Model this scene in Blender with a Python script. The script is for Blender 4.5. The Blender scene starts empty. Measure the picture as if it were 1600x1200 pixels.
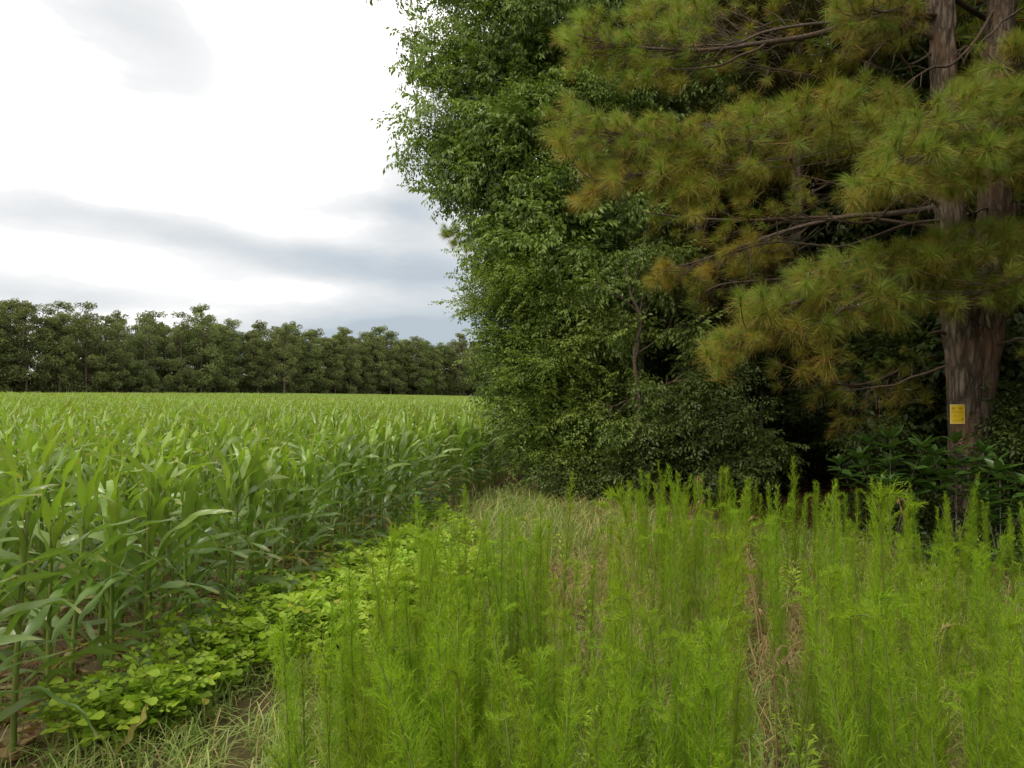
import bpy, math, random
import numpy as np
from mathutils import noise as mnoise, Vector

rng = np.random.default_rng(7)
random.seed(7)
SC = bpy.context.scene
COL = SC.collection
F_PX, HOR, CAMH = 1111.0, 618.0, 1.75

# ------------------------------------------------------------------ camera
cam = bpy.data.cameras.new('camera')
cam.sensor_width = 36.0
cam.lens = 36.0 * F_PX / 1600.0
cam.clip_end = 3000
cam.clip_start = 0.05
camo = bpy.data.objects.new('camera', cam)
COL.objects.link(camo)
camo.location = (0, 0, CAMH)
camo.rotation_euler = (math.radians(90) + math.atan((HOR - 600) / F_PX), 0, 0)
SC.camera = camo

# ------------------------------------------------------------------ world: overcast sky with cloud banks
SUN_EL, SUN_AZ = math.radians(46), math.radians(-140)      # azimuth from +Y, negative = to the left
W = bpy.data.worlds.new('World'); SC.world = W
W.use_nodes = True
nt = W.node_tree; nt.nodes.clear()
def N(t, tree=None, **k):
    n = (tree or nt).nodes.new(t)
    for a, b in k.items(): setattr(n, a, b)
    return n
def L(a, b, tree=None): (tree or nt).links.new(a, b)
def M(op, a, b=None, tree=None, c=None, clamp=False):
    n = N('ShaderNodeMath', tree, operation=op); n.use_clamp = clamp
    for i, v in enumerate((a, b, c)):
        if v is None: continue
        if isinstance(v, (int, float)): n.inputs[i].default_value = v
        else: L(v, n.inputs[i], tree)
    return n.outputs[0]
tc = N('ShaderNodeTexCoord')
sep = N('ShaderNodeSeparateXYZ'); L(tc.outputs['Generated'], sep.inputs[0])
az = M('MULTIPLY', M('ARCTAN2', sep.outputs[0], sep.outputs[1]), 57.2958)
el = M('MULTIPLY', M('ARCSINE', sep.outputs[2]), 57.2958)
# warp
mp = N('ShaderNodeMapping'); mp.inputs['Scale'].default_value = (2.2, 2.2, 6.5)
L(tc.outputs['Generated'], mp.inputs[0])
nz = N('ShaderNodeTexNoise'); nz.inputs['Scale'].default_value = 1.6; nz.inputs['Detail'].default_value = 6; nz.inputs['Roughness'].default_value = .55
L(mp.outputs[0], nz.inputs['Vector'])
sepn = N('ShaderNodeSeparateColor'); L(nz.outputs['Color'], sepn.inputs[0])
azw = M('ADD', az, M('MULTIPLY', M('SUBTRACT', sepn.outputs[0], .5), 12))
elw = M('ADD', el, M('MULTIPLY', M('SUBTRACT', sepn.outputs[1], .5), 4.5))
def blob(a0, e0, sa, se, tilt=0.0, amp=1.0):
    da = M('SUBTRACT', azw, a0); de = M('SUBTRACT', elw, e0)
    de = M('SUBTRACT', de, M('MULTIPLY', da, tilt))
    q = M('ADD', M('POWER', M('ABSOLUTE', M('DIVIDE', da, sa)), 2.0), M('POWER', M('ABSOLUTE', M('DIVIDE', de, se)), 2.0))
    return M('MULTIPLY', M('EXPONENT', M('MULTIPLY', q, -1)), amp)
CL = [(-24, 11.2, 14, 1.5, -0.05, .62), (-33, 7.6, 6, 1.3, 0, .30), (-14, 7.4, 24, 3.2, 0, .36), (-17, 8.0, 5, .8, .04, -.45), (-27, 5.6, 5, .9, .03, -.4), (-9, 9.7, 8, 1.7, -.03, .50), (-9, 4.6, 14, 1.9, .0, 1.0), (-3, 3.6, 12, 2.0, 0, .5),
      (-6, 15, 3.6, 5.5, 0, .55), (-12, 15.0, 7, 1.1, -.03, .36), (-29, 25.0, 8, 3.6, -.25, .62), (-4, 21, 4, 3, 0, .3), (-22, 3.5, 10, 1.2, 0, .3),
      (30, 8, 40, 4, 0, .5), (130, 9, 50, 5, 0, .6), (-120, 8, 45, 4, 0, .5)]
tot = None
for c in CL:
    b = blob(*c); tot = b if tot is None else M('ADD', tot, b)
# general soft cloud structure over the whole dome
mp2 = N('ShaderNodeMapping'); mp2.inputs['Scale'].default_value = (1, 1, 2.6); L(tc.outputs['Generated'], mp2.inputs[0])
nz2 = N('ShaderNodeTexNoise'); nz2.inputs['Scale'].default_value = 3.2; nz2.inputs['Detail'].default_value = 7; nz2.inputs['Roughness'].default_value = .5
L(mp2.outputs[0], nz2.inputs['Vector'])
gen = M('MULTIPLY', M('SUBTRACT', nz2.outputs[0], .50), 1.5, clamp=True)
tot = M('ADD', tot, M('MULTIPLY', gen, .75))
tot = M('ADD', tot, M('MULTIPLY', M('SUBTRACT', nz.outputs[0], .5), .8))
ramp = N('ShaderNodeValToRGB'); L(M('MULTIPLY', tot, .8, clamp=True), ramp.inputs[0])
cr = ramp.color_ramp
cr.elements[0].position = 0.0; cr.elements[0].color = (1.0, .975, .925, 1)
cr.elements[1].position = 1.0; cr.elements[1].color = (.29, .33, .37, 1)
for p, c in ((.14, (.78, .775, .76)), (.3, (.575, .575, .575)), (.55, (.46, .475, .485)), (.8, (.36, .395, .425))):
    e = cr.elements.new(p); e.color = (*c, 1)
CLOUD_STRENGTH = 1.36
bgc = N('ShaderNodeBackground'); L(ramp.outputs[0], bgc.inputs[0]); bgc.inputs[1].default_value = CLOUD_STRENGTH
sky = N('ShaderNodeTexSky', sky_type='NISHITA'); sky.sun_disc = False
sky.sun_elevation = SUN_EL; sky.sun_rotation = SUN_AZ
bgs = N('ShaderNodeBackground'); L(sky.outputs[0], bgs.inputs[0]); bgs.inputs[1].default_value = .08
mx = N('ShaderNodeMixShader'); mx.inputs[0].default_value = .93
L(bgs.outputs[0], mx.inputs[1]); L(bgc.outputs[0], mx.inputs[2])
wo = N('ShaderNodeOutputWorld'); L(mx.outputs[0], wo.inputs[0])

sun = bpy.data.lights.new('sun', 'SUN'); sun.energy = 1.5; sun.angle = math.radians(14); sun.color = (1, .92, .78)
suno = bpy.data.objects.new('sun', sun); COL.objects.link(suno)
sd = Vector((math.sin(SUN_AZ) * math.cos(SUN_EL), math.cos(SUN_AZ) * math.cos(SUN_EL), math.sin(SUN_EL)))
suno.rotation_euler = sd.to_track_quat('Z', 'Y').to_euler()

SC.view_settings.view_transform = 'Standard'; SC.view_settings.look = 'None'
SC.view_settings.exposure = 0.35; SC.view_settings.gamma = 1.0
SC.view_settings.use_curve_mapping = False
SC.cycles.max_bounces = 6; SC.cycles.diffuse_bounces = 3; SC.cycles.glossy_bounces = 2
SC.cycles.transmission_bounces = 4; SC.cycles.transparent_max_bounces = 4
SC.cycles.sample_clamp_indirect = 4

# ------------------------------------------------------------------ mesh helpers
def P(px, py, d):
    """world point seen at a place of the photograph, d metres in front of the camera"""
    return np.array([(px - 800) / F_PX * d, d, CAMH + (HOR - py) / F_PX * d])
def sm(t): t = np.clip(t, 0, 1); return t * t * (3 - 2 * t)
def gz(x, y):
    x = np.asarray(x, float); y = np.asarray(y, float)
    z = .50 * sm((-x - 3) / 36.0) + .10 * sm((y - 40) / 80) * sm((10 - x) / 40)
    z = z + .03 * np.sin(x * .9 + 1) * np.cos(y * .7) - .08 * sm((x - 1.5) / 4) * (1 - sm((y - 12) / 8))
    return z
def gzf(x, y): return float(gz(x, y))

class MB:
    """collects geometry; verts + tris/quads + per-vertex tint (R random, G age, B position)"""
    def __init__(s): s.v = []; s.f = []; s.t = []; s.n = 0
    def add(s, V, F, T=None):
        V = np.asarray(V, np.float32).reshape(-1, 3)
        if T is None: T = np.full((len(V), 3), .5, np.float32)
        T = np.asarray(T, np.float32).reshape(-1, 3)
        for f in (F if isinstance(F, (list, tuple)) else [F]):
            f = np.asarray(f, np.int64)
            if len(f): s.f.append(f + s.n)
        s.v.append(V); s.t.append(T); s.n += len(V)
    def inst(s, tpl, pos, R, scale=None, tint=None):
        """many copies of tpl=(V, [F..], T) with rotation matrices R (columns = axes)"""
        V, Fs, T = tpl; n = len(pos)
        if n == 0: return
        VV = np.einsum('nij,vj->nvi', R, V)
        if scale is not None: VV = VV * np.asarray(scale).reshape(n, 1, 1)
        VV = VV + np.asarray(pos)[:, None, :]
        TT = np.repeat(T[None], n, 0).copy()
        if tint is not None:
            for ch in range(3):
                if tint[ch] is not None: TT[:, :, ch] += np.asarray(tint[ch])[:, None]
        off = (np.arange(n) * len(V))[:, None, None]
        s.add(VV.reshape(-1, 3), [(np.asarray(f)[None] + off).reshape(-1, np.asarray(f).shape[1]) for f in Fs], np.clip(TT, 0, 1).reshape(-1, 3))
    def mesh(s, name, mat, smooth=True):
        V = np.concatenate(s.v); T = np.concatenate(s.t)
        me = bpy.data.meshes.new(name)
        me.vertices.add(len(V)); me.vertices.foreach_set('co', V.ravel())
        tot = np.concatenate([np.full(len(f), f.shape[1]) for f in s.f])
        loops = np.concatenate([f.ravel() for f in s.f])
        start = np.concatenate([[0], np.cumsum(tot)[:-1]])
        me.loops.add(len(loops)); me.loops.foreach_set('vertex_index', loops.astype(np.int32))
        me.polygons.add(len(tot)); me.polygons.foreach_set('loop_start', start.astype(np.int32))
        me.polygons.foreach_set('use_smooth', np.full(len(tot), smooth))
        me.update(calc_edges=True)
        a = me.attributes.new('tint', 'FLOAT_COLOR', 'POINT')
        a.data.foreach_set('color', np.concatenate([T, np.ones((len(T), 1), np.float32)], 1).ravel().astype(np.float32))
        for m in (mat if isinstance(mat, (list, tuple)) else [mat]): me.materials.append(m)
        return me
    def obj(s, name, mat, parent=None, smooth=True, kind=None):
        o = bpy.data.objects.new(name, s.mesh(name, mat, smooth)); COL.objects.link(o)
        if parent is not None: o.parent = parent
        if kind: o['kind'] = kind
        return o
def thing(name, label, cat, loc=(0, 0, 0), group=None, rz=0.0):
    o = bpy.data.objects.new(name, None); COL.objects.link(o)
    o.location = loc; o.rotation_euler = (0, 0, rz); o.empty_display_size = .2
    o['label'] = label; o['category'] = cat
    if group: o['group'] = group
    return o
def part(name, me, parent, kind=None):
    o = bpy.data.objects.new(name, me); COL.objects.link(o); o.parent = parent
    if kind: o['kind'] = kind
    return o
def dup(root, loc, rz=0, sc=1.0, label=None, group=None):
    r = root.copy(); COL.objects.link(r); r.location = loc; r.rotation_euler = (0, 0, rz)
    r.scale = (sc, sc, sc) if isinstance(sc, (int, float)) else sc
    if label: r['label'] = label
    if group: r['group'] = group
    for ch in KIDS[root.name]:
        c = ch.copy(); COL.objects.link(c); c.parent = r
    return r
KIDS = {}
def proto_done(root): KIDS[root.name] = list(root.children)
def nrm(a): return a / np.maximum(np.linalg.norm(a, axis=-1, keepdims=True), 1e-9)
def frames(Y, up=(0, 0, 1), roll=None):
    """rotation matrices whose local +Y looks along Y, local Z near up"""
    Y = nrm(np.asarray(Y, float)); up = np.broadcast_to(np.asarray(up, float), Y.shape)
    X = nrm(np.cross(Y, up) + 1e-6); Z = np.cross(X, Y)
    if roll is not None:
        c, s_ = np.cos(roll)[:, None], np.sin(roll)[:, None]
        X, Z = X * c + Z * s_, Z * c - X * s_
    return np.stack([X, Y, Z], -1)
def tube(pts, rad, n=7, tint=(.5, .5, .5)):
    pts = np.asarray(pts, float); rad = np.broadcast_to(np.asarray(rad, float), (len(pts),))
    d = nrm(np.gradient(pts, axis=0)); ref = np.array([0.13, .99, .07]) if abs(d[:, 1]).mean() < .8 else np.array([.99, .1, .1])
    X = nrm(np.cross(d, ref)); Y = np.cross(d, X)
    a = np.linspace(0, 2 * np.pi, n, endpoint=False)
    V = pts[:, None] + rad[:, None, None] * (np.cos(a)[None, :, None] * X[:, None] + np.sin(a)[None, :, None] * Y[:, None])
    k = len(pts); i = np.arange(k - 1)[:, None]; j = np.arange(n)[None]
    F = np.stack([i * n + j, i * n + (j + 1) % n, (i + 1) * n + (j + 1) % n, (i + 1) * n + j], -1).reshape(-1, 4)
    cap = np.array([[(k - 1) * n + q for q in range(n)]])
    return V.reshape(-1, 3), [F, cap], np.tile(tint, (k * n, 1))
def smooth_line(pts, n):
    pts = np.asarray(pts, float); k = len(pts)
    t = np.linspace(0, k - 1, n); out = []
    for u in t:
        i = min(int(u), k - 2); f = u - i
        p0, p1, p2, p3 = pts[max(i - 1, 0)], pts[i], pts[i + 1], pts[min(i + 2, k - 1)]
        out.append(.5 * ((2 * p1) + (-p0 + p2) * f + (2 * p0 - 5 * p1 + 4 * p2 - p3) * f * f + (-p0 + 3 * p1 - 3 * p2 + p3) * f ** 3))
    return np.array(out)
def wobble(pts, amp):
    pts = np.array(pts, float); n = len(pts)
    w = rng.normal(0, amp, (n, 3)); w[0] = 0
    for _ in range(2): w[1:-1] = (w[:-2] + w[1:-1] * 2 + w[2:]) / 4
    return pts + w

# ------------------------------------------------------------------ materials
def mat_new(name):
    m = bpy.data.materials.new(name); m.use_nodes = True; m.node_tree.nodes.clear(); return m
def leaf_mat(name, young, old, brown, trans=.35, rough=.5, spec=.4, var=.35, hue=.0, transcol=1.35):
    """leaf surface: R of tint = light/dark leaf, G = age towards brown, B = young (1) to old (0)"""
    m = mat_new(name); t = m.node_tree
    at = N('ShaderNodeAttribute', t, attribute_name='tint'); sp = N('ShaderNodeSeparateColor', t); L(at.outputs['Color'], sp.inputs[0], t)
    oi = N('ShaderNodeObjectInfo', t)
    c1 = N('ShaderNodeMix', t, data_type='RGBA'); c1.inputs[6].default_value = (*old, 1); c1.inputs[7].default_value = (*young, 1)
    L(sp.outputs[2], c1.inputs[0], t)
    c2 = N('ShaderNodeMix', t, data_type='RGBA'); c2.inputs[7].default_value = (*brown, 1)
    L(c1.outputs[2], c2.inputs[6], t); L(sp.outputs[1], c2.inputs[0], t)
    hs = N('ShaderNodeHueSaturation', t); L(c2.outputs[2], hs.inputs['Color'], t)
    r = M('ADD', M('MULTIPLY', sp.outputs[0], .7, t), M('MULTIPLY', oi.outputs['Random'], .3, t), t)
    L(M('ADD', M('MULTIPLY', r, var * 2, t), 1 - var, t), hs.inputs['Value'], t)
    L(M('ADD', M('MULTIPLY', M('SUBTRACT', oi.outputs['Random'], .5, t), .022, t), .5 + hue, t), hs.inputs['Hue'], t)
    p = N('ShaderNodeBsdfPrincipled', t); L(hs.outputs[0], p.inputs['Base Color'], t)
    p.inputs['Roughness'].default_value = rough; p.inputs['Specular IOR Level'].default_value = spec
    tr = N('ShaderNodeBsdfTranslucent', t)
    tm = N('ShaderNodeMix', t, data_type='RGBA', blend_type='MULTIPLY'); tm.inputs[0].default_value = 1
    L(hs.outputs[0], tm.inputs[6], t); tm.inputs[7].default_value = (1.15 * transcol, 1.25 * transcol, .55 * transcol, 1)
    L(tm.outputs[2], tr.inputs[0], t)
    ms = N('ShaderNodeMixShader', t); ms.inputs[0].default_value = trans
    L(p.outputs[0], ms.inputs[1], t); L(tr.outputs[0], ms.inputs[2], t)
    o = N('ShaderNodeOutputMaterial', t); L(ms.outputs[0], o.inputs[0], t)
    return m
def bark_mat(name, c1, c2, c3, scale=9, zs=.28, bump=.6):
    m = mat_new(name); t = m.node_tree
    tcx = N('ShaderNodeTexCoord', t); mpx = N('ShaderNodeMapping', t); mpx.inputs['Scale'].default_value = (1, 1, zs)
    L(tcx.outputs['Object'], mpx.inputs[0], t)
    v = N('ShaderNodeTexVoronoi', t, feature='DISTANCE_TO_EDGE'); v.inputs['Scale'].default_value = scale
    n1 = N('ShaderNodeTexNoise', t); n1.inputs['Scale'].default_value = scale * 1.8; n1.inputs['Detail'].default_value = 8; n1.inputs['Roughness'].default_value = .65
    L(mpx.outputs[0], n1.inputs['Vector'], t)
    va = N('ShaderNodeVectorMath', t, operation='MULTIPLY_ADD'); L(n1.outputs['Color'], va.inputs[0], t); va.inputs[1].default_value = (.09, .09, .09); L(mpx.outputs[0], va.inputs[2], t)
    L(va.outputs[0], v.inputs['Vector'], t)
    rp = N('ShaderNodeValToRGB', t); e = rp.color_ramp.elements; e[0].position = .02; e[0].color = (*c1, 1); e[1].position = .3; e[1].color = (*c2, 1)
    L(v.outputs['Distance'], rp.inputs[0], t)
    n2 = N('ShaderNodeTexNoise', t); n2.inputs['Scale'].default_value = 2.2; n2.inputs['Detail'].default_value = 5; L(tcx.outputs['Object'], n2.inputs['Vector'], t)
    rr = N('ShaderNodeValToRGB', t); rr.color_ramp.elements[0].position = .5; rr.color_ramp.elements[1].position = .72
    L(n2.outputs[0], rr.inputs[0], t)
    mxx = N('ShaderNodeMix', t, data_type='RGBA'); L(rr.outputs[0], mxx.inputs[0], t); L(rp.outputs[0], mxx.inputs[6], t); mxx.inputs[7].default_value = (*c3, 1)
    m3 = N('ShaderNodeMix', t, data_type='RGBA', blend_type='MULTIPLY'); m3.inputs[0].default_value = .7; L(mxx.outputs[2], m3.inputs[6], t)
    g = N('ShaderNodeValToRGB', t); g.color_ramp.elements[0].color = (.45, .45, .45, 1); g.color_ramp.elements[1].color = (1.25, 1.25, 1.25, 1); g.color_ramp.elements[0].position = .3; g.color_ramp.elements[1].position = .7
    L(n1.outputs[0], g.inputs[0], t); L(g.outputs[0], m3.inputs[7], t)
    p = N('ShaderNodeBsdfPrincipled', t); L(m3.outputs[2], p.inputs['Base Color'], t); p.inputs['Roughness'].default_value = .9; p.inputs['Specular IOR Level'].default_value = .2
    b = N('ShaderNodeBump', t); b.inputs['Strength'].default_value = bump; b.inputs['Distance'].default_value = .02
    L(M('ADD', M('MINIMUM', v.outputs['Distance'], .3, t), M('MULTIPLY', n1.outputs[0], .4, t), t), b.inputs['Height'], t); L(b.outputs[0], p.inputs['Normal'], t)
    o = N('ShaderNodeOutputMaterial', t); L(p.outputs[0], o.inputs[0], t)
    return m
MAT = dict(
    corn=leaf_mat('corn leaf', (.235, .335, .042), (.155, .235, .065), (.42, .30, .12), .33, .34, .7, .30),
    stalk=leaf_mat('corn stalk', (.20, .27, .05), (.17, .22, .05), (.3, .2, .09), .1, .5, .4, .2),
    fennel=leaf_mat('dog fennel threads', (.26, .375, .02), (.115, .195, .016), (.30, .20, .07), .42, .6, .2, .34),
    fstem=leaf_mat('dog fennel stem', (.16, .22, .04), (.13, .15, .04), (.25, .14, .06), .05, .6, .3, .25),
    cherry=leaf_mat('cherry leaf', (.20, .27, .055), (.065, .10, .02), (.3, .1, .03), .3, .45, .35, .35),
    elm=leaf_mat('elm leaf', (.205, .29, .055), (.06, .11, .02), (.2, .15, .03), .33, .5, .3, .35),
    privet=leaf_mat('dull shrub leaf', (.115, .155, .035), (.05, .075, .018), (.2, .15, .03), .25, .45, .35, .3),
    dark=leaf_mat('wood leaf', (.055, .085, .014), (.03, .052, .011), (.12, .08, .02), .25, .5, .3, .35),  # leaf colour darkened to carry the shade inside the wood
    bigleaf=leaf_mat('sapling leaf', (.09, .17, .03), (.05, .10, .022), (.2, .15, .03), .3, .35, .5, .3),
    needle=leaf_mat('pine needles', (.225, .325, .05), (.14, .21, .036), (.44, .25, .05), .28, .45, .35, .25),
    needle_shaded=leaf_mat('wood pine needles', (.060, .078, .014), (.04, .056, .012), (.13, .075, .015), .2, .5, .25, .3),  # darkened copy of the pine needles, shade put into the colour
    farpine=leaf_mat('far pine foliage', (.205, .24, .080), (.105, .132, .052), (.10, .085, .03), .12, .7, .1, .35),  # foliage colour lightened in place of distance haze
    farleaf=leaf_mat('far broadleaf foliage', (.15, .215, .04), (.06, .10, .022), (.12, .1, .03), .2, .6, .15, .3),
    weed=leaf_mat('round weed leaf', (.40, .53, .05), (.24, .37, .045), (.45, .38, .06), .36, .5, .35, .25),
    grass=leaf_mat('grass blade', (.34, .42, .12), (.18, .26, .06), (.42, .30, .14), .3, .5, .35, .35),
    straw=leaf_mat('dry straw', (.42, .31, .16), (.30, .20, .10), (.25, .13, .06), .15, .6, .25, .35),
    litter=leaf_mat('dead leaf litter', (.20, .10, .045), (.12, .055, .025), (.08, .04, .02), .1, .7, .2, .4),
    bark=bark_mat('pine bark', (.070, .050, .036), (.225, .180, .130), (.19, .11, .065), 15, .17, 1.0),
    twig=bark_mat('twig bark', (.08, .06, .045), (.18, .14, .11), (.14, .085, .05), 30, .5, .3),
    greybark=bark_mat('grey bark', (.09, .075, .06), (.24, .21, .175), (.14, .10, .07), 16, .4, .5),
)

# ------------------------------------------------------------------ ground
def in_field(x, y):
    """signed distance into the corn field from its near edge (positive inside)"""
    return -( (x - (-3.0 + .185 * y)) * math.cos(math.atan(.185)) )
def make_ground():
    xs = np.concatenate([[-1500, -700, -350], np.linspace(-180, -12, 57), np.linspace(-11.7, 16, 120), np.linspace(17, 120, 30), [200, 400, 800, 1500]])
    ys = np.concatenate([[-900, -200, -60, -20], np.linspace(-8, 22, 120), np.linspace(23, 290, 80), [350, 500, 900, 2400]])
    X, Y = np.meshgrid(xs, ys)
    Z = gz(X, Y) + .018 * np.sin(X * 5.1 + np.sin(Y * 3)) * np.sin(Y * 4.3 + 1.7 * np.cos(X * 2.2)) * (np.abs(X) < 16) * (Y < 22)
    V = np.stack([X, Y, Z], -1).reshape(-1, 3); ny, nx = X.shape
    i = np.arange(ny - 1)[:, None]; j = np.arange(nx - 1)[None]
    F = np.stack([i * nx + j, i * nx + j + 1, (i + 1) * nx + j + 1, (i + 1) * nx + j], -1).reshape(-1, 4)
    T = np.full((len(V), 3), .5)
    D = in_field(V[:, 0], V[:, 1])
    T[:, 0] = sm((D + .8) / 1.2)                         # soil of the field
    T[:, 1] = sm((V[:, 0] - (1.6 - .0 * V[:, 1]) - .25 * (14 - V[:, 1]) * (V[:, 1] < 14)) / 1.5) * (V[:, 1] > 5)   # woods floor
    m = mat_new('soil and litter'); t = m.node_tree
    at = N('ShaderNodeAttribute', t, attribute_name='tint'); sp = N('ShaderNodeSeparateColor', t); L(at.outputs['Color'], sp.inputs[0], t)
    g = N('ShaderNodeNewGeometry', t)
    n1 = N('ShaderNodeTexNoise', t); n1.inputs['Scale'].default_value = 2.5; n1.inputs['Detail'].default_value = 10; n1.inputs['Roughness'].default_value = .7; L(g.outputs['Position'], n1.inputs['Vector'], t)
    n2 = N('ShaderNodeTexNoise', t); n2.inputs['Scale'].default_value = 38; n2.inputs['Detail'].default_value = 6; n2.inputs['Roughness'].default_value = .7; L(g.outputs['Position'], n2.inputs['Vector'], t)
    def ramp2(src, a, b, p0=.35, p1=.68):
        r = N('ShaderNodeValToRGB', t); r.color_ramp.elements[0].color = (*a, 1); r.color_ramp.elements[1].color = (*b, 1)
        r.color_ramp.elements[0].position = p0; r.color_ramp.elements[1].position = p1; L(src, r.inputs[0], t); return r.outputs[0]
    def mixc(f, a, b, bt='MIX'):
        x = N('ShaderNodeMix', t, data_type='RGBA', blend_type=bt)
        if isinstance(f, float): x.inputs[0].default_value = f
        else: L(f, x.inputs[0], t)
        L(a, x.inputs[6], t); L(b, x.inputs[7], t); return x.outputs[2]
    soil = ramp2(n1.outputs[0], (.12, .075, .045), (.25, .175, .115))
    turf = ramp2(n1.outputs[0], (.09, .085, .035), (.20, .15, .08))
    duff = ramp2(n1.outputs[0], (.055, .030, .018), (.11, .06, .035))
    c = mixc(sp.outputs[0], turf, soil); c = mixc(sp.outputs[1], c, duff)
    c = mixc(.8, c, ramp2(n2.outputs[0], (.5, .5, .5), (1.25, 1.2, 1.15), .3, .75), 'MULTIPLY')
    p = N('ShaderNodeBsdfPrincipled', t); L(c, p.inputs['Base Color'], t); p.inputs['Roughness'].default_value = .95; p.inputs['Specular IOR Level'].default_value = .1
    b = N('ShaderNodeBump', t); b.inputs['Strength'].default_value = .7; b.inputs['Distance'].default_value = .03
    L(M('ADD', M('MULTIPLY', n1.outputs[0], 1.0, t), M('MULTIPLY', n2.outputs[0], .35, t), t), b.inputs['Height'], t); L(b.outputs[0], p.inputs['Normal'], t)
    o = N('ShaderNodeOutputMaterial', t); L(p.outputs[0], o.inputs[0], t)
    mb = MB(); mb.add(V, F, T); mb.obj('ground', m, kind='structure')
make_ground()

# ------------------------------------------------------------------ leaf templates
def simple_leaf(l=1.0, w=.42, droop=.12, fold=.06):
    V = np.array([[0, 0, 0], [-w / 2, .42 * l, fold], [w / 2, .42 * l, fold], [0, .48 * l, 0], [0, l, -droop]], float)
    F = np.array([[0, 3, 1], [0, 2, 3], [1, 3, 4], [3, 2, 4]])
    return V, [F], np.tile([0., 0., 0.], (5, 1))
def obovate(l=1.0, w=.7):
    V = np.array([[0, 0, 0], [-w * .32, .45 * l, .04], [-w * .5, .78 * l, .03], [-w * .2, .99 * l, 0], [w * .2, .99 * l, 0], [w * .5, .78 * l, .03], [w * .32, .45 * l, .04], [0, .6 * l, -.05]], float)
    F = np.array([[0, 7, 1], [1, 7, 2], [2, 7, 3], [3, 7, 4], [4, 7, 5], [5, 7, 6], [6, 7, 0]])
    return V, [F], np.zeros((8, 3))
def merge_tpl(mb):
    return np.concatenate(mb.v), mb.f, np.concatenate(mb.t)

def spray_tpl(kind='cherry', n=26, length=.75, leaf=.085, lw=.42, droop=.5, spread=.34, seed=0):
    """a leafy shoot along +Y: side twigs in a flat fan, leaves hanging from them"""
    r = np.random.default_rng(seed); mb = MB()
    tips = []; pts = []
    k = max(3, n // 7)
    for i in range(k):
        t0 = (i + .6) / k
        side = 1 if i % 2 else -1
        base = np.array([0, t0 * length, -.10 * length * t0 ** 2])
        ll = spread * (1.15 - t0 * .6) * r.uniform(.7, 1.2)
        d = nrm(np.array([side * r.uniform(.6, 1), r.uniform(.5, 1.0), r.uniform(-.35, .15)]))
        tips.append((base, d, ll))
    tips.append((np.array([0, length * .85, -.08 * length]), np.array([0, 1, -.25]), spread * .9))
    pos, dr = [], []
    for b, d, ll in tips:
        m = max(3, int(n / len(tips)))
        for j in range(m):
            u = (j + .5) / m
            pos.append(b + d * ll * u + np.array([0, 0, -.12 * ll * u * u]))
            sd_ = 1 if j % 2 else -1
            side = nrm(np.cross(d, [0, 0, 1])) * sd_
            dr.append(nrm(d * .7 + side * r.uniform(.4, 1.0) + np.array([0, 0, -droop * r.uniform(.3, 1.7)]) + r.normal(0, .15, 3)))
    pos = np.array(pos); dr = np.array(dr); m = len(pos)
    mb.inst(simple_leaf(1, lw), pos, frames(dr, roll=r.normal(0, .5, m)), leaf * r.uniform(.7, 1.15, m), (r.uniform(0, 1, m), None, None))
    return merge_tpl(mb)
def twig_lines(tips_from, tips_to, r0, r1, sag=.0, n=5):
    mb = MB()
    for a, b in zip(tips_from, tips_to):
        a = np.array(a); b = np.array(b); t = np.linspace(0, 1, n)[:, None]
        p = a + (b - a) * t; p[:, 2] += (sag * np.sin(np.pi * t[:, 0]) * np.linalg.norm(b - a))
        p = wobble(p, .02 * np.linalg.norm(b - a))
        mb.add(*tube(p, np.linspace(r0, r1, n), 4))
    return mb

def crown_into(mb, blobs, per_m2, tpls, size=(.8, 1.2), shell=(.72, 1.03), droop=.25, young=.6, seed=1, up_bias=.0, only_cam=False, age=0.0):
    """leafy shoots over the shells of ellipsoids: blobs = (centre, (rx, ry, rz))"""
    r = np.random.default_rng(seed)
    C = np.array([b[0] for b in blobs]); RR = np.array([b[1] for b in blobs])
    for bi, (c, rad) in enumerate(blobs):
        rad = np.array(rad); area = 4 * np.pi * ((rad[0] * rad[1]) ** 1.6 / 3 + (rad[0] * rad[2]) ** 1.6 / 3 + (rad[1] * rad[2]) ** 1.6 / 3) ** (1 / 1.6)
        n = int(area * per_m2 * r.uniform(.85, 1.15))
        u = nrm(r.normal(0, 1, (n, 3))); k = r.uniform(*shell, n)
        if only_cam:                                            # few shoots on the side buried in the wood
            keep = (u[:, 1] < .35) | (r.random(n) < .35)
            u, k = u[keep], k[keep]
        # lumpy radius
        lump = 1 + .16 * np.sin(u[:, 0] * 5.1 + bi) * np.sin(u[:, 1] * 4.3 + 2 * bi) * np.sin(u[:, 2] * 6.7 + bi)
        p = np.array(c) + u * rad * (k * lump)[:, None]
        # drop shoots deep inside neighbouring blobs
        q = (((p[:, None] - C[None]) / RR[None]) ** 2).sum(-1); q[:, bi] = 9
        keep = (q.min(1) > .42); p, u, k = p[keep], u[keep], k[keep]; n = len(p)
        if n == 0: continue
        d = nrm(nrm(u / rad) * np.array([1, 1, .55]) + np.array([0, 0, -droop + up_bias]) + r.normal(0, .28, (n, 3)))
        R = frames(d, roll=r.normal(0, .45, n)); sc = r.uniform(*size, n)
        pick = r.integers(0, len(tpls), n)
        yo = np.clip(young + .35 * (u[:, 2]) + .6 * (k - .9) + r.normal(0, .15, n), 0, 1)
        for ti, tp in enumerate(tpls):
            s = pick == ti
            mb.inst(tp, p[s] - d[s] * .35 * sc[s][:, None], R[s], sc[s], (r.normal(0, .12, s.sum()), np.full(s.sum(), age), yo[s]))

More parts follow.
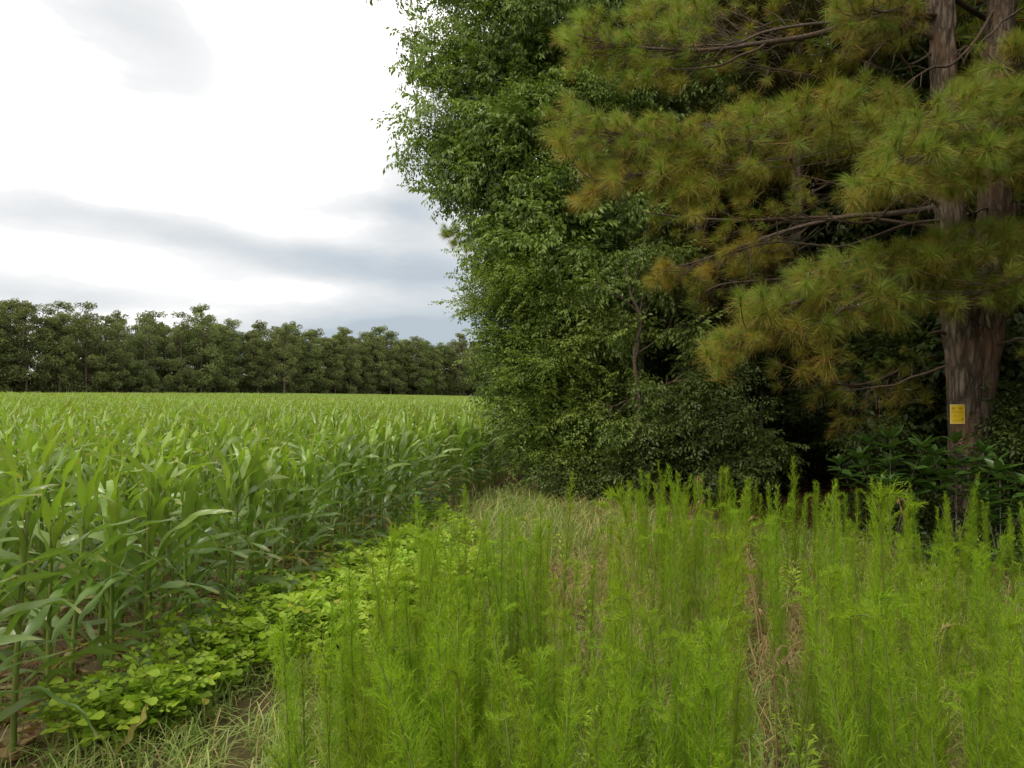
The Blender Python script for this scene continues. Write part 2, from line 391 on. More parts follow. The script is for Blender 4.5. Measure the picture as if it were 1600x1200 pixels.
# ------------------------------------------------------------------ pine pieces
def tuft_tpl(n=200, ln=.185, w=.0025, seed=0, brown=.18, spreadmax=1.9):
    """needles round a shoot end that points along +Y"""
    r = np.random.default_rng(seed)
    back = r.random(n) ** .8
    th = np.where(r.random(n) < .72, r.uniform(.12, 1.05, n), r.uniform(.9, spreadmax, n))
    ph = r.uniform(0, 2 * np.pi, n)
    d = np.stack([np.sin(th) * np.cos(ph), np.cos(th), np.sin(th) * np.sin(ph)], -1)
    base = np.stack([np.zeros(n), -back * ln * .75, np.zeros(n)], -1)
    L_ = ln * r.uniform(.75, 1.1, n)
    bend = -.16
    side = nrm(np.cross(d, nrm(r.normal(0, 1, (n, 3)))))
    mid = base + d * (L_ * .55)[:, None] + np.array([0, 0, bend * .10 * ln])
    tip = base + d * L_[:, None] + np.array([0, 0, bend * ln])
    V = np.stack([base - side * w * .5, base + side * w * .5, mid + side * w * .45, mid - side * w * .45, tip], 1).reshape(-1, 3)
    i = np.arange(n) * 5
    Fq = np.stack([i, i + 1, i + 2, i + 3], -1); Ft = np.stack([i + 3, i + 2, i + 4], -1)
    g = np.clip(np.where((th > .95), .5, 0.) * (r.random(n) < .55) + brown * (r.random(n) < .2) + .3 * (d[:, 2] < -.35) * (r.random(n) < .6), 0, 1)
    T = np.stack([r.uniform(0, 1, n), g, np.full(n, .0)], -1)
    return V, [Fq, Ft], np.repeat(T, 5, 0)
TUFT = [tuft_tpl(seed=s) for s in range(6)]
TUFT_MID = [tuft_tpl(120, .19, .004, seed=60 + s) for s in range(4)]
TUFT_LO = [tuft_tpl(40, .22, .011, seed=20 + s) for s in range(4)]

def in_poly(x, y, poly):
    poly = np.asarray(poly, float); c = np.zeros(len(x), bool); j = len(poly) - 1
    for i in range(len(poly)):
        xi, yi = poly[i]; xj, yj = poly[j]
        hit = ((yi > y) != (yj > y)) & (x < (xj - xi) * (y - yi) / (yj - yi + 1e-9) + xi)
        c ^= hit; j = i
    return c

def pine_bough(parent, skeleton, poly, dfun, n, thick=.35, seed=0, tufts=TUFT, mat='needle', brown=0.0, scale=1.0, mind=.078):
    """limb polylines with shoots; tufts fill the bough's body around them"""
    r = np.random.default_rng(seed)
    sk = []
    mbL = MB()
    for pl, r0, r1 in skeleton:
        pts = smooth_line(pl, 26); pts = wobble(pts, .018)
        sk.append(pts); mbL.add(*tube(pts, np.linspace(r0, r1, len(pts)), 8))
    S = np.concatenate(sk)
    poly = np.asarray(poly, float); lo, hi = poly.min(0), poly.max(0)
    out = []; tries = 0
    cell = {}
    while len(out) < n and tries < 60:
        tries += 1
        x = r.uniform(lo[0], hi[0], n); y = r.uniform(lo[1], hi[1], n)
        ok = in_poly(x, y, poly)
        for a, b in zip(x[ok], y[ok]):
            d = dfun(a, b) + r.normal(0, thick)
            p = P(a, b, d) + r.normal(0, .055, 3)
            kx = tuple(np.floor(p / mind).astype(int))
            if kx in cell: continue
            cell[kx] = 1; out.append(p)
            if len(out) >= n: break
    out = np.array(out)
    dd = np.linalg.norm(out[:, None] - S[None], axis=-1)
    # attach slightly back along the limb so that shoots sweep forward
    near = np.clip(dd.argmin(1) - r.integers(1, 5, len(out)), 0, len(S) - 1)
    A = S[near]
    d0 = nrm(out - A)
    dirs = nrm(d0 * .8 + np.array([-.15, -.25, .35]) + r.normal(0, .3, out.shape))
    mbT = MB()
    for a, b, dr in zip(A, out, dirs):
        l = np.linalg.norm(b - a)
        if l < .04: continue
        c1 = a + (b - a) * .5 + np.array([0, 0, -.10 * l]); c2 = b - dr * min(.12, .4 * l)
        pts = smooth_line([a, c1, c2, b], 7)
        mbT.add(*tube(pts, np.linspace(.0055, .003, 7), 4))
    mbN = MB()
    R = frames(dirs, roll=r.uniform(0, .6, len(out)))
    pick = r.integers(0, len(tufts), len(out))
    # lower tufts of a bough carry more old needles
    low = sm((poly[:, 1].mean() - ((HOR) - (out[:, 2] - CAMH) / out[:, 1] * F_PX)) / -90) * .28
    for ti in range(len(tufts)):
        s = pick == ti
        mbN.inst(tufts[ti], out[s], R[s], scale * r.uniform(.62, 1.25, s.sum()), (r.normal(0, .1, s.sum()), brown + low[s] + r.normal(0, .09, s.sum()), r.uniform(.25, .95, s.sum())))
    b = mbL.obj('branch', MAT['twig'], parent)
    mbT.obj('twigs', MAT['twig'], b, kind='stuff')
    mbN.obj('needles', MAT[mat], b, kind='stuff')
    return b

def bark_tube(path, rad, nseg=56, nlen=260, amp=.032, seed=0, taper_flare=True):
    pts = smooth_line(path, nlen); rad = np.interp(np.linspace(0, 1, nlen), np.linspace(0, 1, len(rad)), rad)
    V, F, T = tube(pts, rad, nseg)
    C = np.repeat(pts, nseg, 0); D = V - C; dl = np.linalg.norm(D, axis=1)
    off = np.zeros(len(V))
    for i, v in enumerate(V):
        q = Vector((v[0] * 7.5 + seed, v[1] * 7.5, v[2] * 1.9))
        a = mnoise.noise(q); b = mnoise.noise(q * 2.3)
        rid = min(abs(a) * 3.0, 1.0)                         # deep furrows where noise crosses zero
        off[i] = (rid - .6) * amp + b * amp * .45 + mnoise.noise(Vector((v[0] * 2, v[1] * 2, v[2] * .8))) * .02
    V = C + D * ((dl + off) / dl)[:, None]
    return V, F, T

def build_main_pine():
    base = P(1512, 834, 9.0); bx, by = base[0], base[1]; z0 = gzf(bx, by)
    t = thing('loblolly_pine_tree', 'large pine with a twin furrowed trunk and long needle boughs carrying the yellow notice', 'tree', (0, 0, 0))
    def Q(px, py, d=9.0): return P(px, py, d)
    left = [(bx - .04, by, z0 - .25), Q(1509, 720), Q(1508, 640), Q(1506, 560), Q(1494, 480), Q(1485, 300), Q(1479, 120), Q(1472, -60), Q(1468, -400, 9.2), Q(1470, -900, 9.4)]
    right = [(bx + .06, by + .05, z0 - .25), Q(1512, 720, 9.06), Q(1522, 640, 9.06), Q(1533, 560, 9.08), Q(1548, 470, 9.1), Q(1557, 300, 9.12), Q(1566, 80, 9.2), Q(1580, -120, 9.3), Q(1600, -500, 9.5), Q(1620, -900, 9.7)]
    mb = MB()
    mb.add(*bark_tube(left, [.25, .20, .19, .195, .185, .17, .155, .145, .12, .07]))
    mb.add(*bark_tube(right, [.27, .20, .20, .205, .20, .185, .17, .155, .12, .07], seed=9))
    # root flare
    mb.obj('trunk', MAT['bark'], t)
    s = MB(); s.add(*tube(smooth_line([Q(1551, 487, 8.9), Q(1553, 484, 8.72), Q(1546, 492, 8.66), Q(1549, 512, 8.68)], 9), np.linspace(.03, .022, 9), 8)); s.obj('branch_stub', MAT['bark'], t)
    s = MB(); s.add(*tube(smooth_line([Q(1478, 520, 9.0), Q(1466, 518, 8.9), Q(1452, 522, 8.85)], 6), np.linspace(.028, .014, 6), 7)); s.obj('branch_stub', MAT['twig'], t)
    s = MB(); s.add(*tube(smooth_line([Q(1553, 512, 8.9), Q(1520, 505, 8.75), Q(1500, 512, 8.75)], 6), np.linspace(.01, .005, 6), 5)); s.obj('branch_stub', MAT['twig'], t)
    # bough A: the long low bough reaching left towards the field
    polyA = [(1112, 560), (1118, 520), (1155, 478), (1215, 440), (1290, 408), (1360, 388), (1450, 372), (1530, 352), (1640, 330), (1690, 380), (1680, 455), (1600, 462), (1540, 470), (1470, 480), (1400, 505), (1330, 515), (1260, 520), (1200, 530), (1150, 545), (1125, 575)]
    dA = lambda x, y: 7.2 + (x - 1100) / 500 * .75
    trunkA = P(1520, 430, 8.9)
    pine_bough(t, [([trunkA, P(1470, 425, 8.2), P(1370, 440, 7.6), P(1260, 470, 7.35), P(1180, 505, 7.25), P(1130, 545, 7.2)], .045, .008),
                   ([P(1470, 425, 8.2), P(1400, 400, 7.8), P(1320, 410, 7.5), P(1240, 440, 7.3)], .02, .006),
                   ([trunkA, P(1600, 420, 8.2), P(1680, 400, 7.9)], .04, .008),
                   ([P(1370, 440, 7.6), P(1290, 500, 7.3), P(1210, 520, 7.15)], .016, .005)], polyA, dA, 390, .25, 1)
    polyA2 = [(1090, 575), (1100, 535), (1150, 520), (1160, 560), (1120, 590)]
    pine_bough(t, [([P(1180, 505, 7.25), P(1150, 540, 7.15), P(1120, 570, 7.1)], .010, .005)], [(1105, 560), (1115, 520), (1160, 520), (1150, 560), (1120, 585)], lambda x, y: 7.15, 14, .12, 2, brown=.12)
    # hanging tuft below the bough
    pine_bough(t, [([P(1270, 520, 7.4), P(1288, 548, 7.35), P(1296, 572, 7.3)], .008, .004)], [(1284, 566), (1304, 566), (1304, 582), (1284, 582)], lambda x, y: 7.3, 3, .04, 3, brown=.25, mind=.04)
    pine_bough(t, [([P(1262, 515, 7.4), P(1258, 540, 7.4), P(1248, 565, 7.4)], .006, .003)], [(1240, 560), (1256, 560), (1256, 578), (1240, 578)], lambda x, y: 7.4, 2, .04, 4, brown=.35, mind=.04)
    # bough at the right frame edge
    pine_bough(t, [([P(1556, 540, 9.0), P(1600, 530, 8.2), P(1640, 545, 7.8)], .02, .006)], [(1585, 515), (1650, 500), (1680, 560), (1610, 560)], lambda x, y: 7.9, 16, .15, 5)
    # bough B: right centre cushion in front of the trunks
    polyB = [(1318, 300), (1330, 270), (1375, 235), (1400, 190), (1450, 160), (1520, 130), (1600, 120), (1700, 130), (1700, 290), (1600, 285), (1560, 290), (1500, 300), (1440, 295), (1390, 305), (1345, 320)]
    dB = lambda x, y: 7.0 + (x - 1300) / 400 * .7
    trB = P(1515, 215, 8.95)
    pine_bough(t, [([trB, P(1480, 225, 8.0), P(1420, 245, 7.4), P(1350, 290, 7.0)], .035, .007),
                   ([P(1480, 225, 8.0), P(1450, 190, 7.5), P(1410, 190, 7.2)], .016, .006),
                   ([trB, P(1580, 200, 8.0), P(1660, 190, 7.6)], .035, .008)], polyB, dB, 290, .32, 6)
    # bough C: long middle bough reaching far left
    polyC = [(855, 185), (870, 165), (950, 168), (1010, 180), (1090, 178), (1150, 165), (1230, 150), (1300, 128), (1370, 118), (1430, 150), (1400, 200), (1350, 240), (1300, 235), (1240, 262), (1210, 265), (1160, 300), (1100, 290), (1075, 320), (1060, 300), (1000, 290), (960, 300), (900, 320), (885, 305), (930, 260), (890, 240), (862, 215)]
    dC = lambda x, y: 7.6 + (x - 850) / 600 * .7
    trC = P(1482, 170, 8.85)
    pine_bough(t, [([trC, P(1400, 190, 8.6), P(1300, 195, 8.3), P(1180, 215, 8.0), P(1040, 215, 7.8), P(940, 205, 7.7), P(880, 198, 7.6)], .05, .007),
                   ([P(1300, 195, 8.3), P(1210, 175, 8.1), P(1100, 190, 7.9)], .018, .006),
                   ([P(1180, 215, 8.0), P(1100, 260, 7.8), P(1000, 270, 7.6), P(910, 305, 7.5)], .018, .005)], polyC, dC, 380, .24, 7, brown=.05)
    polyC2 = [(1020, 310), (1055, 290), (1110, 290), (1085, 330), (1060, 325)]
    pine_bough(t, [([P(1150, 260, 7.9), P(1100, 290, 7.7), P(1055, 320, 7.6)], .01, .005)], [(1048, 325), (1065, 290), (1120, 285), (1100, 325), (1065, 328)], lambda x, y: 7.6, 14, .12, 8, brown=.1)
    # bough D: dim upper bough
    polyD = [(860, 30), (900, 5), (1000, -10), (1110, -30), (1110, 60), (1080, 90), (1120, 120), (1060, 135), (990, 120), (960, 130), (930, 95), (880, 110), (870, 70)]
    dD = lambda x, y: 8.9 + (x - 850) / 600 * .3
    pine_bough(t, [([P(1478, 60, 9.0), P(1380, 20, 9.0), P(1290, 48, 9.0), P(1200, 62, 8.9), P(1100, 72, 8.8), P(1000, 70, 8.8), P(900, 50, 8.8)], .055, .008),
                   ([P(1200, 62, 8.9), P(1120, 100, 8.8), P(1020, 105, 8.8)], .02, .006)], polyD, dD, 150, .3, 9, mat='needle', brown=.02)
    polyE = [(1290, -40), (1420, -60), (1460, 40), (1420, 70), (1380, 60), (1360, 100), (1330, 90), (1300, 30)]
    pine_bough(t, [([P(1478, 20, 9.0), P(1400, 10, 8.5), P(1330, 20, 8.3)], .03, .007)], polyE, lambda x, y: 8.5, 60, .3, 10, brown=.05)
    polyF = [(1500, 100), (1560, 62), (1700, 20), (1720, 120), (1620, 140), (1540, 150)]
    pine_bough(t, [([P(1566, 100, 9.2), P(1590, 100, 8.3), P(1660, 80, 7.8)], .03, .007)], polyF, lambda x, y: 7.9, 60, .25, 11)
    # brown dying bough behind, middle height
    pine_bough(t, [([P(1482, 320, 9.0), P(1380, 335, 9.4), P(1260, 350, 9.8), P(1120, 400, 10.2), P(1020, 425, 10.4)], .045, .007)], [(985, 440), (1010, 405), (1100, 400), (1180, 370), (1240, 375), (1180, 410), (1120, 425), (1080, 440), (1020, 450)], lambda x, y: 10.2, 46, .25, 12, brown=.42)
    # bare dead branches
    dead = [([P(1482, 330, 9.0), P(1420, 300, 8.8), P(1370, 345, 8.6), P(1290, 340, 8.5), P(1210, 340, 8.4)], .028),
            ([P(1480, 345, 9.0), P(1400, 355, 8.7), P(1320, 385, 8.5), P(1200, 380, 8.4), P(1120, 405, 8.4)], .022),
            ([P(1470, 80, 9.0), P(1420, 95, 8.8), P(1390, 60, 8.5), P(1360, 110, 8.4)], .02),
            ([P(1560, 10, 9.2), P(1500, 90, 8.7), P(1450, 105, 8.5), P(1400, 145, 8.4), P(1350, 175, 8.4)], .022),
            ([P(1600, 10, 9.0), P(1540, 60, 8.6), P(1500, 75, 8.5)], .018),
            ([P(1482, 30, 9.0), P(1370, 15, 8.8), P(1300, 30, 8.8), P(1200, 45, 8.7), P(1140, 70, 8.7), P(1060, 62, 8.7)], .03),
            ([P(1548, 320, 9.1), P(1520, 330, 8.7), P(1480, 300, 8.6), P(1430, 330, 8.5)], .015),
            ([P(1500, 560, 9.0), P(1400, 600, 9.6), P(1300, 610, 10.2)], .02)]
    r = np.random.default_rng(5)
    for pl, rr in dead:
        mb = MB(); pts = wobble(smooth_line(pl, 22), .03); mb.add(*tube(pts, np.linspace(rr, rr * .25, len(pts)), 7))
        for k in range(9):
            i = r.integers(6, 20); a = pts[i]; l = r.uniform(.15, .6)
            d = nrm(nrm(pts[i] - pts[i - 2]) * .9 + r.normal(0, .6, 3))
            q = wobble(smooth_line([a, a + d * l * .5, a + nrm(d + [0, 0, -.3]) * l], 7), .015); mb.add(*tube(q, np.linspace(rr * .35, .003, 7), 4))
        mb.obj('dead_branch', MAT['twig'], t)
    # crown above the picture: real boughs that shade the wood
    mbN = MB(); mbB = MB(); r = np.random.default_rng(31)
    for k in range(34):
        z = r.uniform(7.0, 13.5); a = r.uniform(0, 2 * np.pi); ln = (3.9 - (z - 7) * .33) * r.uniform(.7, 1.1)
        cx, cy = (5.5, 9.1)
        d = np.array([math.cos(a), math.sin(a), .12])
        st = np.array([cx, cy, z]); en = st + d * ln
        mbB.add(*tube(smooth_line([st, st + d * ln * .5 + [0, 0, -.1], en], 8), np.linspace(.05, .012, 8), 5))
        n = 34; u = r.uniform(.3, 1.05, n)[:, None]
        p = st + (en - st) * u + r.normal(0, 1, (n, 3)) * [.38, .38, .16] * (1.1 - .3 * u)
        dr = nrm(d + r.normal(0, .6, (n, 3)) + [0, 0, .3]); s = r.integers(0, 4, n)
        for ti in range(4):
            q = s == ti; mbN.inst(TUFT_LO[ti], p[q], frames(dr[q]), r.uniform(1.1, 1.6, q.sum()), (r.normal(0, .1, q.sum()), np.zeros(q.sum()), r.uniform(.3, .9, q.sum())))
    b = mbB.obj('upper_branches', MAT['twig'], t, kind='stuff'); mbN.obj('needles', MAT['needle'], b, kind='stuff')
    return t
build_main_pine()

def build_sign():
    d = 8.76
    c = P(1496, 647, d); w, h = .176, .238
    t = thing('notice_sign', 'small yellow boundary notice nailed to the pine trunk at head height', 'sign', tuple(c), rz=-.05)
    def box(mb, x0, x1, z0, z1, y0, y1):
        V = [(x, y, z) for x in (x0, x1) for y in (y0, y1) for z in (z0, z1)]
        F = [(0, 1, 3, 2), (4, 6, 7, 5), (0, 4, 5, 1), (2, 3, 7, 6), (0, 2, 6, 4), (1, 5, 7, 3)]
        mb.add(V, np.array(F))
    def simple(name, c, rough=.5):
        m = mat_new(name); tr = m.node_tree; p = N('ShaderNodeBsdfPrincipled', tr)
        n = N('ShaderNodeTexNoise', tr); n.inputs['Scale'].default_value = 14; n.inputs['Detail'].default_value = 5
        x = N('ShaderNodeMix', tr, data_type='RGBA'); L(n.outputs[0], x.inputs[0], tr); x.inputs[6].default_value = (*[k * .82 for k in c], 1); x.inputs[7].default_value = (*[min(1, k * 1.15) for k in c], 1)
        L(x.outputs[2], p.inputs['Base Color'], tr); p.inputs['Roughness'].default_value = rough
        o = N('ShaderNodeOutputMaterial', tr); L(p.outputs[0], o.inputs[0], tr); return m
    yel = simple('yellow sign face', (.95, .60, .02)); pale = simple('pale sign border', (.95, .76, .30)); ink = simple('faded ink', (.33, .20, .01)); steel = simple('nail head', (.75, .70, .55), .4)
    mb = MB(); n = 8                                       # slightly bowed sheet
    xs = np.linspace(-w / 2, w / 2, n + 1)
    bow = lambda x: -.010 + .016 * (x / (w / 2)) ** 2
    for a, b in zip(xs[:-1], xs[1:]):
        V = [(a, bow(a), -h / 2), (b, bow(b), -h / 2), (b, bow(b), h / 2), (a, bow(a), h / 2), (a, bow(a) + .003, -h / 2), (b, bow(b) + .003, -h / 2), (b, bow(b) + .003, h / 2), (a, bow(a) + .003, h / 2)]
        mb.add(V, np.array([(0, 1, 2, 3), (5, 4, 7, 6), (3, 2, 6, 7), (1, 0, 4, 5)]))
    mb.obj('sheet', yel, t, smooth=False)
    mb = MB()
    for (x0, x1, z0, z1) in ((-w / 2, w / 2, h / 2 - .008, h / 2), (-w / 2, w / 2, -h / 2, -h / 2 + .008), (-w / 2, -w / 2 + .008, -h / 2, h / 2), (w / 2 - .008, w / 2, -h / 2, h / 2)):
        k = 8 if x1 - x0 > .05 else 1; xx = np.linspace(x0, x1, k + 1)
        for a, b in zip(xx[:-1], xx[1:]):
            mb.add([(a, bow(a) - .0015, z0), (b, bow(b) - .0015, z0), (b, bow(b) - .0015, z1), (a, bow(a) - .0015, z1)], np.array([(0, 1, 2, 3)]))
    mb.obj('border', pale, t, smooth=False)
    mb = MB(); r = np.random.default_rng(3)
    def words_line(z, hh, x0, x1, wl, wh):
        x = x0
        while x < x1 - wl * .4:
            l = min(r.uniform(.6, 1.3) * wl, x1 - x)
            k = max(2, int(l / (hh * .8)))
            for q in range(k):
                a = x + l * q / k; b = a + l / k * .62
                mb.add([(a, bow(a) - .0022, z), (b, bow(b) - .0022, z), (b, bow(b) - .0022, z + hh), (a, bow(a) - .0022, z + hh)], np.array([(0, 1, 2, 3)]))
            x += l + wl * .3
    words_line(.062, .020, -.068, -.012, .056, 0); words_line(.062, .020, .006, .070, .064, 0)
    words_line(.034, .007, -.068, .068, .03, 0); words_line(.014, .007, -.068, .062, .03, 0); words_line(-.028, .010, -.044, -.018, .026, 0)
    words_line(-.085, .008, -.06, .03, .05, 0); words_line(-.075, .022, .042, .066, .02, 0)
    mb.obj('lettering', ink, t, smooth=False, kind='stuff')
    for sx in (-1, 1):
        for sz in (-1, 1):
            V, F, T = tube([(sx * (w / 2 - .009), bow(w / 2) - .0005, sz * (h / 2 - .009)), (sx * (w / 2 - .009), bow(w / 2) - .005, sz * (h / 2 - .009))], [.007, .006], 8)
            m = MB(); m.add(V, F, T); m.obj('nail', steel, t)
build_sign()

def build_second_pine():
    t = thing('loblolly_pine_tree', 'second pine standing behind the notice pine whose dim boughs fill the upper right', 'tree')
    x, y = 8.8, 12.6; tr = smooth_line([(x, y, -.2), (x + .1, y, 5), (x - .1, y, 13)], 60)
    mb = MB(); mb.add(*bark_tube([tuple(tr[0]), tuple(tr[30]), tuple(tr[59])], [.2, .15, .06], 24, 90, .02, 3)); mb.obj('trunk', MAT['bark'], t)
    S = lambda z: (x, y, z)
    G = [([(1040, -20), (1320, -40), (1335, 40), (1240, 75), (1150, 60), (1050, 75)], 12.3, 40, S(6.4)),
         ([(1110, 90), (1250, 80), (1450, 50), (1465, 120), (1300, 140), (1180, 165), (1130, 160)], 12.5, 34, S(6.0)),
         ([(1230, 270), (1330, 250), (1480, 290), (1620, 300), (1610, 350), (1440, 345), (1300, 370), (1240, 320)], 12.3, 30, S(4.2)),
         ([(1180, 560), (1260, 530), (1380, 560), (1475, 545), (1480, 620), (1400, 650), (1330, 690), (1270, 640), (1200, 620)], 11.6, 60, S(2.6)),
         ([(980, 330), (1060, 300), (1180, 300), (1260, 330), (1230, 370), (1100, 385), (1000, 380)], 12.0, 34, S(4.6)),
         ([(1180, 430), (1250, 395), (1180, 390), (1080, 430), (1060, 480), (1120, 500), (1160, 470)], 11.8, 26, S(3.6)),
         ([(1460, -60), (1700, -60), (1700, 60), (1560, 50), (1470, 60)], 11.6, 50, S(7.0))]
    for i, (poly, d, n, st) in enumerate(G):
        pl = np.array(poly, float); tip = pl[pl[:, 0].argmin()]; c = pl.mean(0)
        far = P(tip[0] + 20, tip[1], d - .2); mid = P(c[0], c[1], d)
        pine_bough(t, [([np.array(st), (np.array(st) + mid) / 2 + [0, 0, .15], mid, far], .045, .008)], poly, lambda a, b, d=d: d, n, .35, 50 + i, tufts=TUFT_MID, brown=.10, scale=1.1, mind=.1)
build_second_pine()

# ------------------------------------------------------------------ the big broadleaf tree and the thicket below it
CH = [spray_tpl(n=44, length=.75, leaf=.112, lw=.42, droop=.75, spread=.34, seed=s) for s in range(6)]
ELM = [spray_tpl(n=60, length=.8, leaf=.078, lw=.5, droop=.22, spread=.30, seed=40 + s) for s in range(6)]
PRV = [spray_tpl(n=44, length=.6, leaf=.075, lw=.48, droop=.35, spread=.28, seed=60 + s) for s in range(5)]
DRK = [spray_tpl(n=26, length=.8, leaf=.13, lw=.5, droop=.5, spread=.4, seed=80 + s) for s in range(4)]

def B(px, py, d, rx, ry=None, rz=None):
    return (P(px, py, d), (rx, ry or rx, rz or rx))
def clumps(bl, k, seed, f=(.36, .58), flat=.62):
    r = np.random.default_rng(seed); out = []
    for c, rad in bl:
        rad = np.array(rad)
        for _ in range(k):
            u = nrm(r.normal(0, 1, 3)); u[1] = -abs(u[1]) if r.random() < .7 else u[1]
            q = r.uniform(*f) * rad.mean(); out.append((np.array(c) + u * rad * r.uniform(.55, 1.0), (q * 1.15, q, q * flat * r.uniform(.8, 1.2))))
    return out
def limbs(parent, root_pts, targets, r0, mat, name='limb'):
    S = smooth_line(root_pts, 40)
    for c, rad in targets:
        c = np.array(c); cand = S[S[:, 2] < c[2] + .1]; cand = cand if len(cand) else S[:4]
        a = cand[np.linalg.norm(cand - c, axis=1).argmin()]
        a = S[max(0, np.where((S == a).all(1))[0][0] - 4)]
        l = np.linalg.norm(c - a)
        mid = a + (c - a) * .5 + np.array([0, 0, .12 * l])
        pts = wobble(smooth_line([a, mid, c], 12), .03 * l); mb = MB(); mb.add(*tube(pts, np.linspace(min(r0, .02 + .018 * l), .008, 12), 6))
        for _ in range(7):
            q = nrm(rng.normal(0, 1, 3)) * np.array(rad) * .85 + c; i = rng.integers(5, 11)
            mb.add(*tube(wobble(smooth_line([pts[i], (pts[i] + q) / 2 + [0, 0, .05], q], 7), .02), np.linspace(.012, .004, 7), 4))
        mb.obj(name, mat, parent)

def build_cherry():
    t = thing('broadleaf_tree', 'tall leafy broadleaf tree at the wood edge overhanging the corn', 'tree')
    tr = [P(1005, 790, 13.2), P(998, 700, 13.2), P(996, 600, 13.3), P(985, 480, 13.4), P(975, 300, 13.6), P(960, 100, 13.8), P(930, -150, 14), P(900, -350, 14)]
    tr[0][2] = -.1
    mb = MB(); pts = wobble(smooth_line(tr, 50), .015); mb.add(*tube(pts, np.interp(np.linspace(0, 1, 50), [0, .15, .5, 1], [.16, .115, .09, .04]), 14)); mb.obj('trunk', MAT['greybark'], t)
    tr2 = [P(1003, 600, 13.2), P(1000, 500, 13.0), P(985, 430, 13.0), P(960, 300, 13.2)]
    mb = MB(); mb.add(*tube(wobble(smooth_line(tr2, 20), .02), np.linspace(.06, .03, 20), 8)); mb.obj('limb', MAT['greybark'], t)
    bl = [B(725, 30, 13.0, .95, 1.1, .75), B(690, 105, 12.9, .5, .8, .45), B(656, 60, 12.9, .26, .4, .18), B(652, 245, 12.7, .28, .4, .16), B(660, 120, 12.9, .24, .3, .14), B(760, 120, 12.6, .9, 1.0, .6), B(830, 60, 13.2, 1.1, 1.3, 1.0),
          B(690, 205, 12.8, .5, .7, .35), B(745, 200, 12.6, .8, 1.0, .55), B(700, 255, 12.6, .55, .7, .38), B(760, 285, 12.4, .75, .9, .5),
          B(720, 300, 12.7, .42, .6, .3), B(800, 230, 12.3, .6, .8, .6), B(860, 180, 13.2, 1.0, 1.2, .8), B(800, 340, 12.4, .8, 1.0, .6), B(860, 300, 12.3, .7, .9, .7),
          B(780, 390, 12.3, .55, .8, .4), B(850, 400, 12.2, .8, 1.0, .6), B(920, 420, 12.3, .7, .9, .6), B(930, 330, 12.8, .8, 1.0, .8), B(700, -60, 13.2, .9, 1.2, .8),
          B(800, -80, 13.4, 1.4, 1.6, 1.2), B(930, -60, 13.8, 1.6, 1.6, 1.4), B(960, 60, 13.6, 1.2, 1.2, 1.0), B(850, -220, 13.8, 2.0, 1.9, 1.4), B(1020, 180, 13.9, 1.2, 1.2, 1.2),
          B(1000, 420, 12.9, .5, .7, .4), B(900, 480, 12.2, .8, .9, .4)]
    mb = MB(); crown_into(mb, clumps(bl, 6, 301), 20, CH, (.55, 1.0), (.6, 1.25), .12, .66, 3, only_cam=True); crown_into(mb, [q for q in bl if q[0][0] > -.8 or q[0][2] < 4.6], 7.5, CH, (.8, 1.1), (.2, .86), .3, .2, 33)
    mb.obj('crown', MAT['cherry'], t, kind='stuff')
    limbs(t, tr, bl, .06, MAT['greybark'])
build_cherry()

def build_elm():
    t = thing('elm_tree', 'fine leaved yellow green elm spilling low over the corn edge', 'tree')
    tr = [P(900, 800, 12.6), P(890, 700, 12.5), P(880, 600, 12.5), P(860, 480, 12.5), P(840, 400, 12.5)]; tr[0][2] = -.1
    mb = MB(); mb.add(*tube(smooth_line(tr, 30), np.linspace(.08, .03, 30), 9)); mb.obj('trunk', MAT['greybark'], t)
    bl = [B(800, 440, 12.0, .65, .8, .35), B(785, 480, 12.0, .5, .7, .28), B(830, 480, 11.8, .7, .9, .4), B(800, 530, 11.9, .5, .7, .32), B(840, 550, 11.7, .7, .9, .38), B(800, 585, 11.8, .42, .6, .25),
          B(830, 620, 11.7, .55, .8, .35), B(880, 590, 11.6, .6, .8, .4), B(825, 665, 11.7, .48, .7, .3), B(870, 670, 11.5, .6, .8, .38), B(850, 715, 11.6, .5, .7, .25), B(920, 650, 11.6, .5, .7, .4), B(810, 640, 11.9, .38, .5, .3),
          B(900, 720, 11.6, .5, .6, .28), B(795, 555, 11.9, .38, .5, .16)]
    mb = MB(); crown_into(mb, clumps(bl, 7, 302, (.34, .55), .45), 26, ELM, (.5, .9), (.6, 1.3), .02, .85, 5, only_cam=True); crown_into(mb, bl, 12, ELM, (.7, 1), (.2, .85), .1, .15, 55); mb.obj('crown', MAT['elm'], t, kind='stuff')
    limbs(t, tr, bl, .035, MAT['greybark'])
build_elm()

def build_bush(name, label, cat, root, bl, mat, tpls, dens, seed, size=(.7, 1.0), droop=.2, group=None):
    t = thing(name, label, cat, group=group)
    tr = [np.array(root), np.array(root) * .5 + np.array(bl[0][0]) * .5, np.array(bl[0][0])]
    mb = MB(); mb.add(*tube(smooth_line(tr, 12), np.linspace(.035, .015, 12), 6)); mb.obj('stem', MAT['greybark'], t)
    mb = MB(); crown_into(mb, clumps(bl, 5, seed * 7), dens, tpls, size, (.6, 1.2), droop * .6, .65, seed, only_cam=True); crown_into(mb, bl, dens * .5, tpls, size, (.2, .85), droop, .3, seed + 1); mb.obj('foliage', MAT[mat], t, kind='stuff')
    limbs(t, tr, bl, .02, MAT['greybark'])
    return t
build_bush('bush', 'tallest dull green bush hanging its leaves before the pale forked trunk', 'bush', (2.0, 12.2, -.05),
           [B(960, 520, 11.6, .5, .7, .35), B(930, 545, 11.5, .5, .6, .3), B(950, 600, 11.6, .38, .5, .35), B(930, 640, 11.6, .3, .5, .3)], 'cherry', CH, 20, 11, (.6, .9), .4)
